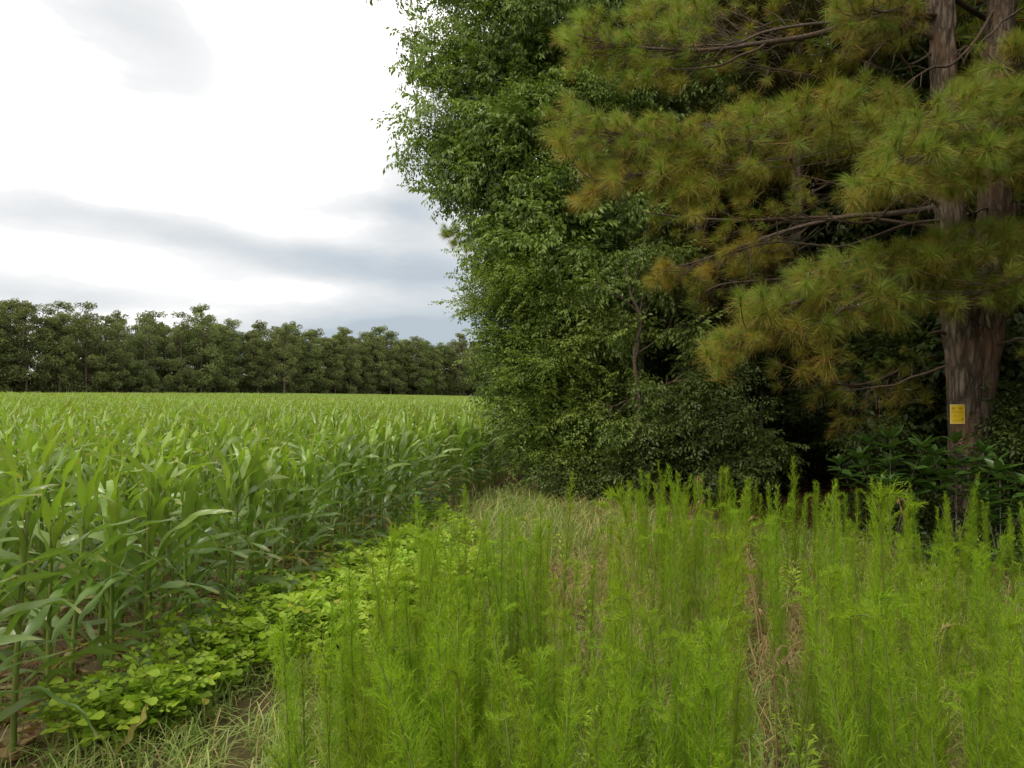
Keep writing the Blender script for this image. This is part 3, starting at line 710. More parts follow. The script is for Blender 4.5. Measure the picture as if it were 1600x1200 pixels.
build_bush('bush', 'dull grey-green bush in the middle of the wood edge behind the fennel', 'bush', (3.1, 11.2, -.05),
           [B(1040, 680, 10.8, .6, .7, .35), B(1100, 660, 10.7, .6, .7, .4), B(1150, 700, 10.6, .45, .6, .35), B(1080, 620, 10.9, .55, .6, .3), B(1010, 720, 10.8, .5, .6, .3), B(1120, 730, 10.5, .5, .6, .25), B(960, 730, 11.0, .5, .6, .22), B(1100, 580, 11.2, .5, .6, .3)], 'privet', PRV, 34, 12)
build_bush('bush', 'small bush at the corn field corner below the elm', 'bush', (.95, 11.4, -.05),
           [B(880, 745, 11.0, .4, .5, .2), B(930, 755, 10.9, .4, .5, .18)], 'privet', PRV, 30, 13)
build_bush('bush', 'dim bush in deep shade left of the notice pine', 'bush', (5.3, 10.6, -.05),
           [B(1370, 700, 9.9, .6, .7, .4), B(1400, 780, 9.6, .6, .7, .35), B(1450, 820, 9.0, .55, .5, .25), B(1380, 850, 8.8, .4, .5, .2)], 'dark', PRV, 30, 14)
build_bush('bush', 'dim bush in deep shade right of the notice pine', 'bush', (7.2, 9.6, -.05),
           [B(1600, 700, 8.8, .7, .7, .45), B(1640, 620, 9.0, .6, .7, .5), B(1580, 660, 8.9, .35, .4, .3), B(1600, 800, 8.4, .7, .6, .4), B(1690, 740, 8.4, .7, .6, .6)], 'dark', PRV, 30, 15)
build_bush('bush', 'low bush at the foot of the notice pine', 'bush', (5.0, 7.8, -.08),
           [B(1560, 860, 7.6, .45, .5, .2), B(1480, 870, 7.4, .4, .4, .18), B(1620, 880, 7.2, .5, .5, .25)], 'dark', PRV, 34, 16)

def build_forked_tree():
    t = thing('forked_tree', 'slender forked trunk with bare side twigs at the shaded wood edge', 'tree')
    d = 10.6; r = np.random.default_rng(91)
    tr = wobble(smooth_line([P(996, 800, d), P(994, 720, d), P(998, 640, d), P(992, 560, d), P(1001, 500, d), P(984, 450, d + .1), P(978, 400, d + .3)], 44), .012)
    mb = MB(); mb.add(*tube(tr, np.interp(np.linspace(0, 1, 44), [0, .3, .7, 1], [.05, .034, .024, .010]), 10)); mb.obj('trunk', MAT['twig'], t)
    for k, (i, tx, ty, td) in enumerate(((14, 1062, 590, 10.4), (22, 1085, 500, 10.7), (20, 1010, 430, 10.5), (26, 1050, 400, 10.9), (10, 1055, 690, 10.3), (30, 930, 440, 10.7), (16, 950, 640, 10.4), (8, 1020, 655, 10.3), (34, 1010, 380, 10.8))):
        a = tr[i]; e = P(tx, ty, td); l = np.linalg.norm(e - a); pts = wobble(smooth_line([a, (a + e) / 2 + [0, 0, .06 * l], e], 16), .02)
        mb = MB(); mb.add(*tube(pts, np.linspace(.012, .003, 16), 6))
        for _ in range(5):
            j = r.integers(5, 15); dd = nrm(nrm(pts[j] - pts[j - 2]) + r.normal(0, .6, 3)); q = pts[j] + dd * r.uniform(.12, .4)
            mb.add(*tube([pts[j], (pts[j] + q) / 2 + [0, 0, .01], q], [.007, .005, .002], 4))
        mb.obj('branch', MAT['twig'], t)
    bl = [B(1075, 515, 10.7, .3, .3, .16), B(975, 520, 10.5, .22, .2, .14), B(1010, 600, 10.45, .24, .2, .14), B(975, 665, 10.4, .28, .2, .16), B(1015, 450, 10.5, .2, .2, .12), B(1050, 400, 10.9, .32, .3, .18), B(930, 445, 10.7, .3, .3, .16), B(1000, 390, 10.9, .35, .3, .18)]
    mb = MB(); crown_into(mb, bl, 26, CH, (.5, .8), (.4, 1.1), .25, .6, 92); mb.obj('crown', MAT['cherry'], t, kind='stuff')
build_forked_tree()

# saplings with big whorled leaves, every leaf a part
def big_leaf(l=.19, w=.075, seed=0):
    r = np.random.default_rng(seed); n = 6
    s = np.linspace(0, 1, n + 1); wd = w * np.sin(np.pi * np.clip(s, .0, 1) ** .8) ** .8 * .5
    bend = r.uniform(.3, .8); z = -bend * l * .4 * s ** 2
    V = []
    for i in range(n + 1): V += [(-wd[i], s[i] * l, z[i] + .012), (0, s[i] * l, z[i]), (wd[i], s[i] * l, z[i] + .012)]
    F = [(3 * i + k, 3 * i + k + 1, 3 * i + k + 4, 3 * i + k + 3) for i in range(n) for k in (0, 1)]
    T = np.tile([r.uniform(.2, .9), 0, r.uniform(.3, .9)], (len(V), 1)); mb = MB(); mb.add(V, np.array(F), T); return mb
BL = [big_leaf(seed=s).mesh('leaf', MAT['bigleaf']) for s in range(5)]
def sapling(label, x, y, stems, seed):
    r = np.random.default_rng(seed); z0 = gzf(x, y)
    t = thing('sapling', label, 'sapling', (x, y, z0))
    for (dx, dy, h) in stems:
        pts = smooth_line([(0, 0, -.05), (dx * .4, dy * .4, h * .5), (dx, dy, h)], 10); mb = MB(); mb.add(*tube(pts, np.linspace(.009, .004, 10), 6)); mb.obj('stem', MAT['greybark'], t)
        for tier in range(4):
            c = pts[-1 - tier] ; k = 8 if tier == 0 else 5
            for q in range(k):
                a = 2 * np.pi * q / k + tier * .6 + r.normal(0, .2); o = part('leaf', BL[r.integers(5)], t)
                o.location = tuple(c); e = r.uniform(.0, .7) + (.45 if tier == 0 else 0); o.rotation_euler = (e, r.normal(0, .2), a); sc = r.uniform(.8, 1.25); o.scale = (sc, sc, sc)
sapling('big-leaved sapling with whorled glossy leaves left of the notice pine trunk', 4.25, 8.0, [(0, 0, 1.35), (-.3, .1, 1.1), (.3, -.1, 1.25), (.1, .2, 1.0), (-.15, -.2, .85), (.45, .1, 1.0)], 1)
sapling('big-leaved sapling with upright leaf whorls in front of the pine base', 5.0, 7.3, [(0, 0, 1.05), (-.22, .0, .85), (.25, -.1, .9), (.05, .2, .7)], 2)
sapling('tall big-leaved sapling hiding the foot of the notice pine', 5.05, 8.1, [(0, 0, 1.3), (-.25, 0, 1.15), (.25, -.1, 1.2), (.1, .2, 1.0), (-.4, -.1, .95), (.5, .1, 1.05)], 5)
sapling('big-leaved sapling in dark shade between corn-side bush and notice pine', 4.7, 9.4, [(0, 0, 1.2), (.4, 0, 1.0), (-.3, .2, .9)], 3)

# ------------------------------------------------------------------ wood behind: individual trees sharing crown meshes
def wood_pine(seed, h=15.0):
    r = np.random.default_rng(seed); mbB = MB(); mbN = MB()
    tr = smooth_line([(0, 0, -.3), (r.normal(0, .1), r.normal(0, .1), h * .4), (r.normal(0, .25), r.normal(0, .25), h)], 24)
    mt = MB(); mt.add(*tube(tr, np.linspace(.2, .04, 24), 12))
    for k in range(84):
        z = r.uniform(1.6 if r.random() < .4 else 4, h); a = r.uniform(0, 2 * np.pi)
        ln = r.uniform(.7, 1.1) * np.interp(z, [0, 4, 8, h], [1.8, 2.8, 2.6, .5])
        st = tr[min(23, int(z / h * 23))].copy(); st[2] = z; d = np.array([math.cos(a), math.sin(a), r.uniform(-.1, .3)]); en = st + d * ln
        mbB.add(*tube([st, st + d * ln * .5 + [0, 0, -.06], en], [.03, .02, .008], 4))
        n = 24; u = r.uniform(.35, 1.05, n)[:, None]; p = st + (en - st) * u + r.normal(0, 1, (n, 3)) * [.32, .32, .16]
        dr = nrm(d + r.normal(0, .6, (n, 3)) + [0, 0, .3]); s = r.integers(0, 4, n)
        for ti in range(4):
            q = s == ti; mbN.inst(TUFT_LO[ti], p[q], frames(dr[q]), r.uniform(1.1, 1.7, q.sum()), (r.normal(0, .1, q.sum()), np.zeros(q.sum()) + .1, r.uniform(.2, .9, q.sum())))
    return mt.mesh('trunk', MAT['bark']), mbB.mesh('branches', MAT['twig']), mbN.mesh('needles', MAT['needle_shaded'])
def wood_leafy(seed, h=10.0):
    r = np.random.default_rng(seed); bl = []
    for k in range(20):
        z = r.uniform(.8, h); a = r.uniform(0, 2 * np.pi); q = r.uniform(.2, 1.6) * np.interp(z, [0, h * .5, h], [.9, 1.1, .5])
        bl.append(((q * math.cos(a), q * math.sin(a), z), (r.uniform(.8, 1.3), r.uniform(.8, 1.3), r.uniform(.5, .9))))
    mb = MB(); crown_into(mb, bl, 10, DRK, (.9, 1.3), (.3, 1.05), .2, .4, seed)
    mt = MB(); tr = smooth_line([(0, 0, -.3), (.1, 0, h * .4), (0, .1, h * .9)], 14); mt.add(*tube(tr, np.linspace(.13, .03, 14), 9))
    mB = MB()
    for c, rad in bl:
        z = max(.4, c[2] - .8); mB.add(*tube([(0, 0, z), tuple(np.array(c) * .5 + [0, 0, z * .5]), c], [.03, .02, .008], 4))
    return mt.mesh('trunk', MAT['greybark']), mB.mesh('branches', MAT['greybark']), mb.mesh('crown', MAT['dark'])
WP = [wood_pine(s) for s in (1, 2)]; WL = [wood_leafy(s) for s in (11, 12, 13)]
def put_tree(name, meshes, x, y, sc, rz, label, group, sz=None):
    t = thing(name, label, 'tree', (x, y, gzf(x, y)), group, rz); t.scale = (sc, sc, sz or sc)
    for m, nme, k in zip(meshes, ('trunk', 'branches', meshes[2].name.split('.')[0]), (None, 'stuff', 'stuff')): part(nme, m, t, k)
    return t
r = np.random.default_rng(77)
wood = []
for (x, y) in [(4.0, 16), (6.6, 14.6), (9.4, 13.2), (3.2, 19.5), (6, 18.5), (9, 17.5), (12.5, 15.5), (4.6, 23), (8, 22), (11.5, 21), (15, 19), (5, 28), (9.5, 27), (14, 25.5), (19, 23), (6.5, 34), (12, 33), (18, 31), (24, 28), (9, 41), (16, 40), (23, 37), (30, 34),
               (11, 9.5), (10.5, 5.5), (14, 11), (13.5, 7), (9, 2.5), (8.2, 12.8), (11.2, 12.2), (12.6, 18), (8, 25), (17.5, 21), (10, 15.4), (6.2, 21), (8.5, -2), (9.5, -6), (13, 0), (8.1, 5.6), (8.0, 1.2), (7.6, -4)]:
    wood.append((x + r.normal(0, .4), y + r.normal(0, .4), r.random() < .45))
for i, (x, y, pine) in enumerate(wood):
    if pine: put_tree('pine_tree', WP[i % 2], x, y, r.uniform(.85, 1.15), r.uniform(0, 6.28), 'shaded pine of the wood behind the notice pine, or unseen one added for shade', 'pines inside the dark wood')
    else: put_tree('understory_tree', WL[i % 3], x, y, r.uniform(.9, 1.3), r.uniform(0, 6.28), 'shaded leafy tree of the wood behind the front bushes, or unseen one added for shade', 'leafy trees inside the dark wood', r.uniform(.95, 1.35))
for i, (x, y, s) in enumerate([(3.3, 14.3, .34), (4.6, 13.0, .3), (8.6, 10.2, .3), (2.4, 14.0, .36), (5.4, 15, .42), (7.6, 14.2, .42), (9.6, 12.2, .45), (8.3, 8.6, .26), (9.0, 6.8, .3), (10.2, 8.8, .4)]):
    put_tree('understory_shrub', WL[i % 3], x, y, s * 1.5, r.uniform(0, 6.28), 'dark understory shrub on the shaded forest floor behind the notice pine', 'dark shrubs filling the wood floor', s)
# the pine whose tufts peek out left of the broadleaf tree
t = thing('peeking_pine_tree', 'pine behind the broadleaf tree whose tufts poke out over the corn', 'tree')
mb = MB(); mb.add(*tube(smooth_line([(2.2, 17.5, -.1), (2.0, 17.5, 6), (2.0, 17.5, 12)], 14), np.linspace(.18, .05, 14), 10)); mb.obj('trunk', MAT['bark'], t)
pine_bough(t, [([(2.0, 17.5, 4.9), P(790, 365, 17), P(745, 368, 16.8), P(705, 360, 16.6)], .05, .01)], [(690, 365), (692, 348), (730, 352), (760, 372), (790, 400), (740, 395), (712, 385)], lambda x, y: 16.8, 40, .35, 21)
pine_bough(t, [([(2.0, 17.5, 3.4), P(800, 470, 17), P(735, 468, 16.7)], .04, .01)], [(724, 476), (728, 462), (760, 460), (800, 490), (760, 490)], lambda x, y: 16.8, 22, .3, 22)

# ------------------------------------------------------------------ far treeline
def far_clumps(r, centres, n_per, size, mb, flat=.5, shell=True):
    """foliage clumps: many small ragged faces through flattened balls"""
    for (c, rad, yo) in centres:
        n = int(n_per * rad ** 1.7)
        u = nrm(r.normal(0, 1, (n, 3))); k = r.uniform(.45, 1.05, n)[:, None]
        p = np.array(c) + u * k * rad * np.array([1, 1, flat])
        d = nrm(u + r.normal(0, .55, (n, 3)) + [0, 0, .35]); s = size * r.uniform(.6, 1.3, n)
        q = (np.array([[-.5, 0, 0], [.1, .15, .12], [.55, -.05, 0], [.05, .6, -.05], [-.35, .5, .1]]))
        tpl = (q, [np.array([[0, 1, 4], [1, 2, 3], [1, 3, 4]])], np.zeros((5, 3)))
        mb.inst(tpl, p, frames(d, roll=r.uniform(0, 6.28, n)), s, (r.uniform(0, 1, n), np.full(n, .0) + (r.random(n) < .12) * .5, np.clip(yo + .3 * u[:, 2] + r.normal(0, .15, n), 0, 1)))
def far_pine(seed):
    r = np.random.default_rng(seed); h = 17.0; cs = []; cb = r.uniform(1.2, 4)
    mB = MB(); mt = MB(); lean = r.normal(0, .3, 2); tr = smooth_line([(0, 0, -.5), (lean[0] * .4, lean[1] * .4, h * .5), (lean[0], lean[1], h * .97)], 12); mt.add(*tube(tr, np.linspace(.22, .05, 12), 7))
    for k in range(74):
        z = cb + (h - cb) * r.random() ** 1.0; f = (z - cb) / (h - cb)
        R = np.interp(f, [0, .25, .6, .85, 1], [2.6, 3.2, 3.0, 2.3, 1.1]) * r.uniform(.35, 1.05); a = r.uniform(0, 2 * np.pi)
        c = (R * math.cos(a) + lean[0] * f, R * math.sin(a) + lean[1] * f, z + r.normal(0, .2)); rad = np.interp(f, [0, .5, 1], [1.15, 1.1, .75]) * r.uniform(.6, 1.15)
        cs.append((c, rad, r.uniform(.1, .85))); mB.add(*tube([(lean[0] * f, lean[1] * f, z - .3), c], [.06, .02], 4))
    cs.append(((lean[0], lean[1], h - .2), .6, .6)); mb = MB(); far_clumps(r, cs, 150, .27, mb, .75)
    return mt.mesh('trunk', MAT['bark']), mB.mesh('branches', MAT['twig']), mb.mesh('crown', MAT['farpine'])
def far_leafy(seed, spire=False):
    r = np.random.default_rng(seed); h = 16.0; cs = []
    mB = MB(); mt = MB(); mt.add(*tube([(0, 0, -.5), (0, .1, h * .5), (0, 0, h * .9)], [.2, .14, .04], 7))
    for k in range(64):
        z = 1.0 + (h - 1.5) * r.random(); f = z / h; R = np.interp(f, [0, .4, .8, 1], [2.6, 2.8, 1.8, .3]) * (.55 if spire else 1) * r.uniform(.3, 1.05); a = r.uniform(0, 2 * np.pi)
        c = (R * math.cos(a), R * math.sin(a), z); cs.append((c, r.uniform(.6, 1.15) * (.75 if spire else 1), r.uniform(.2, .9))); mB.add(*tube([(0, 0, max(0, z - .8)), c], [.05, .02], 4))
    mb = MB(); far_clumps(r, cs, 150, .28, mb, .8)
    return mt.mesh('trunk', MAT['greybark']), mB.mesh('branches', MAT['greybark']), mb.mesh('crown', MAT['farleaf'])
def far_low(seed):
    r = np.random.default_rng(seed); cs = [((r.uniform(-2.2, 2.2), r.uniform(-1.2, 1.2), r.uniform(.3, 4.2)), r.uniform(.8, 1.3), r.uniform(0, .5)) for k in range(24)]
    mb = MB(); far_clumps(r, cs, 80, .34, mb, .8); mt = MB(); mt.add(*tube([(0, 0, -.3), (0, 0, 2.5)], [.06, .03], 5))
    return mt.mesh('trunk', MAT['greybark']), mt.mesh('branches', MAT['greybark']), mb.mesh('crown', MAT['farpine'])
FP = [far_pine(s) for s in range(6)]; FL = [far_leafy(31), far_leafy(32), far_leafy(33, True)]; FW = [far_low(41), far_low(42)]
TL0, TL1 = np.array([-100., 100.]), np.array([18., 268.])
tdir = nrm(TL1 - TL0); tn = np.array([-tdir[1], tdir[0]]) ; tn = tn if tn[1] > 0 else -tn
Ltot = np.linalg.norm(TL1 - TL0); r = np.random.default_rng(123)
LB = {'p': ('far_pine_tree', 'dark olive pine in the far treeline beyond the corn field', 'pines of the far treeline'),
      'l': ('far_broadleaf_tree', 'brighter green broadleaf tree among the pines of the far treeline', 'broadleaf trees of the far treeline'),
      's': ('far_shrub', 'dark low shrub under the far treeline behind the corn field', 'shrubs under the far treeline')}
for row, (off, gap) in enumerate(((0, 4.9), (4.5, 4.4), (10, 4.8), (17, 5.5))):
    s = r.uniform(0, 2)
    while s < Ltot:
        p = TL0 + tdir * (s + r.normal(0, .8)) + tn * (off + r.normal(0, 1.1)); px = p[0] / p[1] * F_PX + 800
        k = 'p'
        if (660 < px < 730 and r.random() < .75) or (285 < px < 330 and row > 0 and r.random() < .4) or r.random() < .06: k = 'l'
        src = FP[r.integers(6)] if k == 'p' else FL[r.integers(3)]
        hh = 18.3 * (1 + .05 * math.sin(s * .23)) * r.uniform(.80, 1.06) + (1.5 if px < 60 else 0); sc = hh / 17.0
        zone = 'at the far left end of the treeline' if px < 130 else 'left of the middle of the treeline' if px < 330 else 'right of the middle of the treeline' if px < 600 else 'at the treeline end beside the elm'
        rw = 'front row' if row == 0 else 'back rows'
        lab = ('dark olive pine ' if k == 'p' else 'bright green broadleaf tree ') + zone + ', ' + rw
        o = put_tree(LB[k][0], src, p[0], p[1], sc * r.uniform(.9, 1.25), r.uniform(0, 6.28), lab, LB[k][2] + ' ' + zone.replace('of the far treeline', '').replace('  ', ' ') + ', ' + rw, sc)
        s += gap * r.uniform(.75, 1.3)
s = 0
while s < Ltot:
    p = TL0 + tdir * s + tn * (r.uniform(1, 12)); o = put_tree(LB['s'][0], FW[r.integers(2)], p[0], p[1], r.uniform(1.0, 1.4), r.uniform(-.5, .5), LB['s'][1], LB['s'][2]); s += 1.9

# ------------------------------------------------------------------ corn
def corn_leaf(r, L_, W_, a0, bend, pw, azim, twist, z0, segs=12, kink=None, yo=.5, brown=0., rnd=.5):
    """a strap leaf: angle from vertical grows from a0 by bend along its length"""
    s = np.linspace(0, 1, segs + 1); th = a0 + bend * s ** pw
    if kink: th = th + kink[1] * sm((s - kink[0]) / .08)
    ds = L_ / segs; x = np.concatenate([[0], np.cumsum(np.sin(th[:-1]) * ds)]); z = np.concatenate([[0], np.cumsum(np.cos(th[:-1]) * ds)])
    wd = W_ * .5 * np.interp(s, [0, .06, .3, .55, .8, .93, 1], [.42, .62, 1, .95, .6, .28, .02])
    side_bend = r.normal(0, .12); y = side_bend * L_ * s ** 2
    tw = twist * s
    fold = .30 * (1 - s * .7); wave = .010 * np.sin(s * 19 + r.uniform(0, 6)) * (s > .1) * 1.4; wave2 = .010 * np.sin(s * 17 + r.uniform(0, 6))
    up = np.stack([-np.cos(th), np.zeros_like(th), np.sin(th)], -1); sidev = np.array([0, 1., 0])
    sv = sidev * np.cos(tw)[:, None] + up * np.sin(tw)[:, None]; uv = up * np.cos(tw)[:, None] - sidev * np.sin(tw)[:, None]
    C = np.stack([x, y, z], -1)
    Lf = C - sv * wd[:, None] + uv * (fold * wd + wave)[:, None]; Rt = C + sv * wd[:, None] + uv * (fold * wd + wave2)[:, None]
    V = np.stack([Lf, C, Rt], 1).reshape(-1, 3); ca, sa = math.cos(azim), math.sin(azim)
    V = V @ np.array([[ca, sa, 0], [-sa, ca, 0], [0, 0, 1]]) + np.array([0, 0, z0])
    F = np.array([(3 * i + k, 3 * i + k + 1, 3 * i + k + 4, 3 * i + k + 3) for i in range(segs) for k in (0, 1)])
    br = np.clip(brown + (.5 * (np.repeat(s, 3) > .93)), 0, 1)
    T = np.stack([np.full(len(V), rnd), br, np.full(len(V), yo)], -1)
    T[1::3, 0] = min(1, rnd + .25)                        # paler midrib
    return V, F, T
def corn_parts(seed, segs=12, hs=1.0, edge=False):
    """returns stalk MB and list of leaf MBs; the wind leans leaves to +X in the plant's own frame"""
    r = np.random.default_rng(seed); H = 1.08 * r.uniform(.93, 1.06) * hs
    leaves = []; n = int(r.integers(12, 16)); az0 = r.uniform(0, np.pi)
    for i in range(n):
        f = (i + .3) / n; z0 = .12 + (H - .14) * f ** .95
        az_ = az0 + (i % 2) * np.pi + r.normal(0, .35)
        # wind swing towards +X
        ax, ay = math.cos(az_) + .22, math.sin(az_); az_ = math.atan2(ay, ax)
        if f < .30: L_, a0, bend, pw, yo, br = r.uniform(.48, .68), r.uniform(.5, 1.0), r.uniform(1.0, 1.7), 1.0, .1, (.7 if r.random() < .12 else 0)
        elif f < .66: L_, a0, bend, pw, yo, br = r.uniform(.5, .74), r.uniform(.3, .65), r.uniform(.9, 1.9), 1.3, .3, 0
        elif f < .86: L_, a0, bend, pw, yo, br = r.uniform(.45, .66), r.uniform(.14, .36), r.uniform(.5, 1.8), 2.0, .6, 0
        else: L_, a0, bend, pw, yo, br = r.uniform(.36, .56), r.uniform(.03, .18), r.uniform(.1, 1.2), 2.8, .95, 0
        kink = (r.uniform(.45, .75), r.uniform(.5, 1.3)) if r.random() < .36 else None
        m = MB(); V, F, T = corn_leaf(r, L_, r.uniform(.046, .070) * (1 if f > .3 else .75), a0, bend, pw, az_, r.normal(0, .8), z0, segs, kink, np.clip(yo + r.normal(0, .1), 0, 1), br, r.uniform(.15, .85)); m.add(V, F, T); leaves.append(m)
    st = MB(); z = np.linspace(-.05, H, 12); pts = np.stack([.01 * np.sin(z * 4 + seed), .01 * np.cos(z * 3), z], -1)
    rad = np.interp(z, [0, .25, H * .7, H], [.0145, .013, .010, .008]) * (1 + .12 * (np.arange(12) % 2)); st.add(*tube(pts, rad, 7, (.5, .0, .5)))
    return st, leaves
NP_ = 9
CORN = []
for s in range(NP_):
    st, lv = corn_parts(100 + s); CORN.append((st.mesh('stalk', MAT['stalk']), [m.mesh('leaf', MAT['corn']) for m in lv]))
def joined(st, lv):
    mb = MB()
    for m in lv:
        for V, F, T in zip(m.v, m.f, m.t): mb.add(V, F, T)
    return mb
CORN_LO = []
for s in range(5):
    st, lv = corn_parts(200 + s, segs=7); mb = joined(st, lv); CORN_LO.append((st.mesh('stalk', MAT['stalk']), mb.mesh('leaves', MAT['corn'])))
ang = math.atan(.185); U = np.array([math.sin(ang), math.cos(ang)]); Vn = np.array([-math.cos(ang), math.sin(ang)]); E0 = np.array([-3.0, 0.])
r = np.random.default_rng(9)
plants = []
for row in range(75):
    for k in np.arange(-1.5 if row < 14 else 0, 62, .17):
        p = E0 + Vn * (row * .76 + r.normal(0, .03)) + U * (k + r.normal(0, .04))
        if r.random() < .04: continue
        plants.append((p[0], p[1], row))
plants = np.array(plants)
d_ = plants[:, 1]; pxs = plants[:, 0] / np.maximum(d_, .1) * F_PX + 800
pyb = HOR + (CAMH) / np.maximum(d_, .1) * F_PX
vis = (d_ > 2.0) & (pxs > -90) & (pxs < 850) & (d_ < 30)
order = np.where(vis)[0]; order = order[np.argsort(np.hypot(plants[order, 0], plants[order, 1]))]
near = order[:300]; near_set = set(near.tolist())
GR = 'corn plants along the near edge of the field'
for n_i, i in enumerate(near):
    x, y, row = plants[i]; z = gzf(x, y)
    if row == 0 and y < 4.3: lab, g = 'green corn plant of the outermost row standing by bare soil and thin grass', 'outermost corn row by the bare soil'
    elif row == 0 and y < 8: lab, g = 'green corn plant of the outermost row standing against the round-leaved weeds', 'outermost corn row by the round-leaved weeds'
    elif row == 0: lab, g = 'green corn plant of the outermost row near the elm at the field corner', 'outermost corn row by the elm'
    elif row == 1: lab, g = 'green corn plant in the second row behind the outermost corn row', 'corn plants of the second row'
    elif row == 2: lab, g = 'green corn plant in the third row back from the weedy field edge', 'corn plants of the third row'
    else: lab, g = 'green corn plant standing in the deeper rows near the camera side of the field', 'corn plants of the deeper near rows'
    t = thing('corn_plant', lab, 'corn plant', (x, y, z), g, r.uniform(-.45, .45)); sc = r.uniform(.93, 1.07)
    t.rotation_euler = (r.normal(0, .03), r.normal(.03, .03), r.uniform(-.5, .5)); t.scale = (sc, sc, sc * r.uniform(.95, 1.05))
    if n_i < 190:
        c = CORN[r.integers(NP_)]; part('stalk', c[0], t)
        for m in c[1]: part('leaf', m, t)
    else:
        c = CORN_LO[r.integers(5)]; part('stalk', c[0], t); part('leaves', c[1], t, 'stuff')

# the rest of the field: one object that scatters plants and row patches
def scatter(name, pos, rz, sc, idx, sources, kind='stuff', rx=None):
    me = bpy.data.meshes.new(name); me.vertices.add(len(pos)); me.vertices.foreach_set('co', np.asarray(pos, np.float32).ravel())
    a = me.attributes.new('rot', 'FLOAT_VECTOR', 'POINT'); rot = np.zeros((len(pos), 3), np.float32); rot[:, 2] = rz
    if rx is not None: rot[:, :2] = rx
    a.data.foreach_set('vector', rot.ravel())
    a = me.attributes.new('scl', 'FLOAT', 'POINT'); a.data.foreach_set('value', np.asarray(sc, np.float32))
    a = me.attributes.new('pick', 'INT', 'POINT'); a.data.foreach_set('value', np.asarray(idx, np.int32))
    o = bpy.data.objects.new(name, me); COL.objects.link(o); o['kind'] = kind
    src = bpy.data.collections.new(name + ' sources')
    for i, m in enumerate(sources):
        so = bpy.data.objects.new('src%02d_%s' % (i, name), m); src.objects.link(so)
    g = bpy.data.node_groups.new(name, 'GeometryNodeTree')
    g.interface.new_socket('Geometry', in_out='INPUT', socket_type='NodeSocketGeometry'); g.interface.new_socket('Geometry', in_out='OUTPUT', socket_type='NodeSocketGeometry')
    gi = g.nodes.new('NodeGroupInput'); go = g.nodes.new('NodeGroupOutput')
    ci = g.nodes.new('GeometryNodeCollectionInfo'); ci.inputs['Collection'].default_value = src; ci.inputs['Separate Children'].default_value = True; ci.inputs['Reset Children'].default_value = True
    ip = g.nodes.new('GeometryNodeInstanceOnPoints'); ip.inputs['Pick Instance'].default_value = True
    def att(nm, ty):
        n = g.nodes.new('GeometryNodeInputNamedAttribute'); n.data_type = ty; n.inputs[0].default_value = nm
        return [q for q in n.outputs if q.enabled][0]
    g.links.new(gi.outputs[0], ip.inputs['Points']); g.links.new(ci.outputs[0], ip.inputs['Instance'])
    er = g.nodes.new('FunctionNodeEulerToRotation'); g.links.new(att('rot', 'FLOAT_VECTOR'), er.inputs[0]); g.links.new(er.outputs[0], ip.inputs['Rotation'])
    g.links.new(att('scl', 'FLOAT'), ip.inputs['Scale']); g.links.new(att('pick', 'INT'), ip.inputs['Instance Index'])
    g.links.new(ip.outputs[0], go.inputs[0])
    md = o.modifiers.new('scatter', 'NODES'); md.node_group = g
    return o
# whole-plant meshes for the mass
WHOLE = []
for s in range(8):
    st, lv = corn_parts(300 + s, segs=7); mb = joined(st, lv)
    for V, F, T in zip(st.v, st.f[:1], st.t): mb.add(V, F, np.tile([.6, 0, .6], (len(V), 1)))
    WHOLE.append(mb.mesh('corn whole', MAT['corn']))
PATCH = []
lowp = []
for s in range(6):
    st, lv = corn_parts(400 + s, segs=5); mb = joined(st, lv); lowp.append((np.concatenate(mb.v), [np.concatenate([f for f in mb.f])], np.concatenate(mb.t)))
for s in range(5):
    mb = MB(); rr = np.random.default_rng(500 + s); n = 0
    for row in range(3):
        for k in np.arange(0, 2.28, .19):
            a = rr.uniform(-.5, .5); R = np.array([[math.cos(a), -math.sin(a), 0], [math.sin(a), math.cos(a), 0], [0, 0, 1]])[None]
            mb.inst(lowp[rr.integers(6)], np.array([[row * .76 - .76 + rr.normal(0, .03), k - 1.14 + rr.normal(0, .04), rr.normal(0, .03)]]), R, [rr.uniform(.9, 1.1)], ([rr.normal(0, .1)], None, None))
    PATCH.append(mb.mesh('corn patch', MAT['corn']))
rest = np.array([i for i in range(len(plants)) if i not in near_set])
rp = plants[rest]; keep = (rp[:, 1] < 42) & (rp[:, 0] / np.maximum(rp[:, 1], .5) > -1.0) & ~((rp[:, 1] < 2.0) & (np.hypot(rp[:, 0], rp[:, 1]) < 2.0))
rp = rp[keep]; n = len(rp)
pos = np.stack([rp[:, 0], rp[:, 1], gz(rp[:, 0], rp[:, 1])], -1)
scatter('corn_field_rows', pos, r.uniform(-.5, .5, n), r.uniform(.92, 1.08, n), r.integers(0, 8, n), WHOLE, rx=np.stack([r.normal(0, .03, n), r.normal(.03, .03, n)], -1))['label'] = 'dense rows of green corn filling the middle of the field'
pp = []
for a in np.arange(0, 90, 1):
    for k in np.arange(34, 300, 2.28):
        p = E0 + Vn * (a * 2.28 + .76) + U * k
        side = (p - TL0) @ tn
        if side > -3.5 or p[0] / max(p[1], 1) < -.95 or p[1] < 42: continue
        pp.append(p)
pp = np.array(pp); n = len(pp)
scatter('corn_field_far', np.stack([pp[:, 0], pp[:, 1], gz(pp[:, 0], pp[:, 1])], -1), np.full(n, -ang) + (r.random(n) < .5) * 0, r.uniform(.95, 1.06, n), r.integers(0, 5, n), PATCH)['label'] = 'far part of the corn field running to the treeline'
print('corn', len(rp), len(pp))

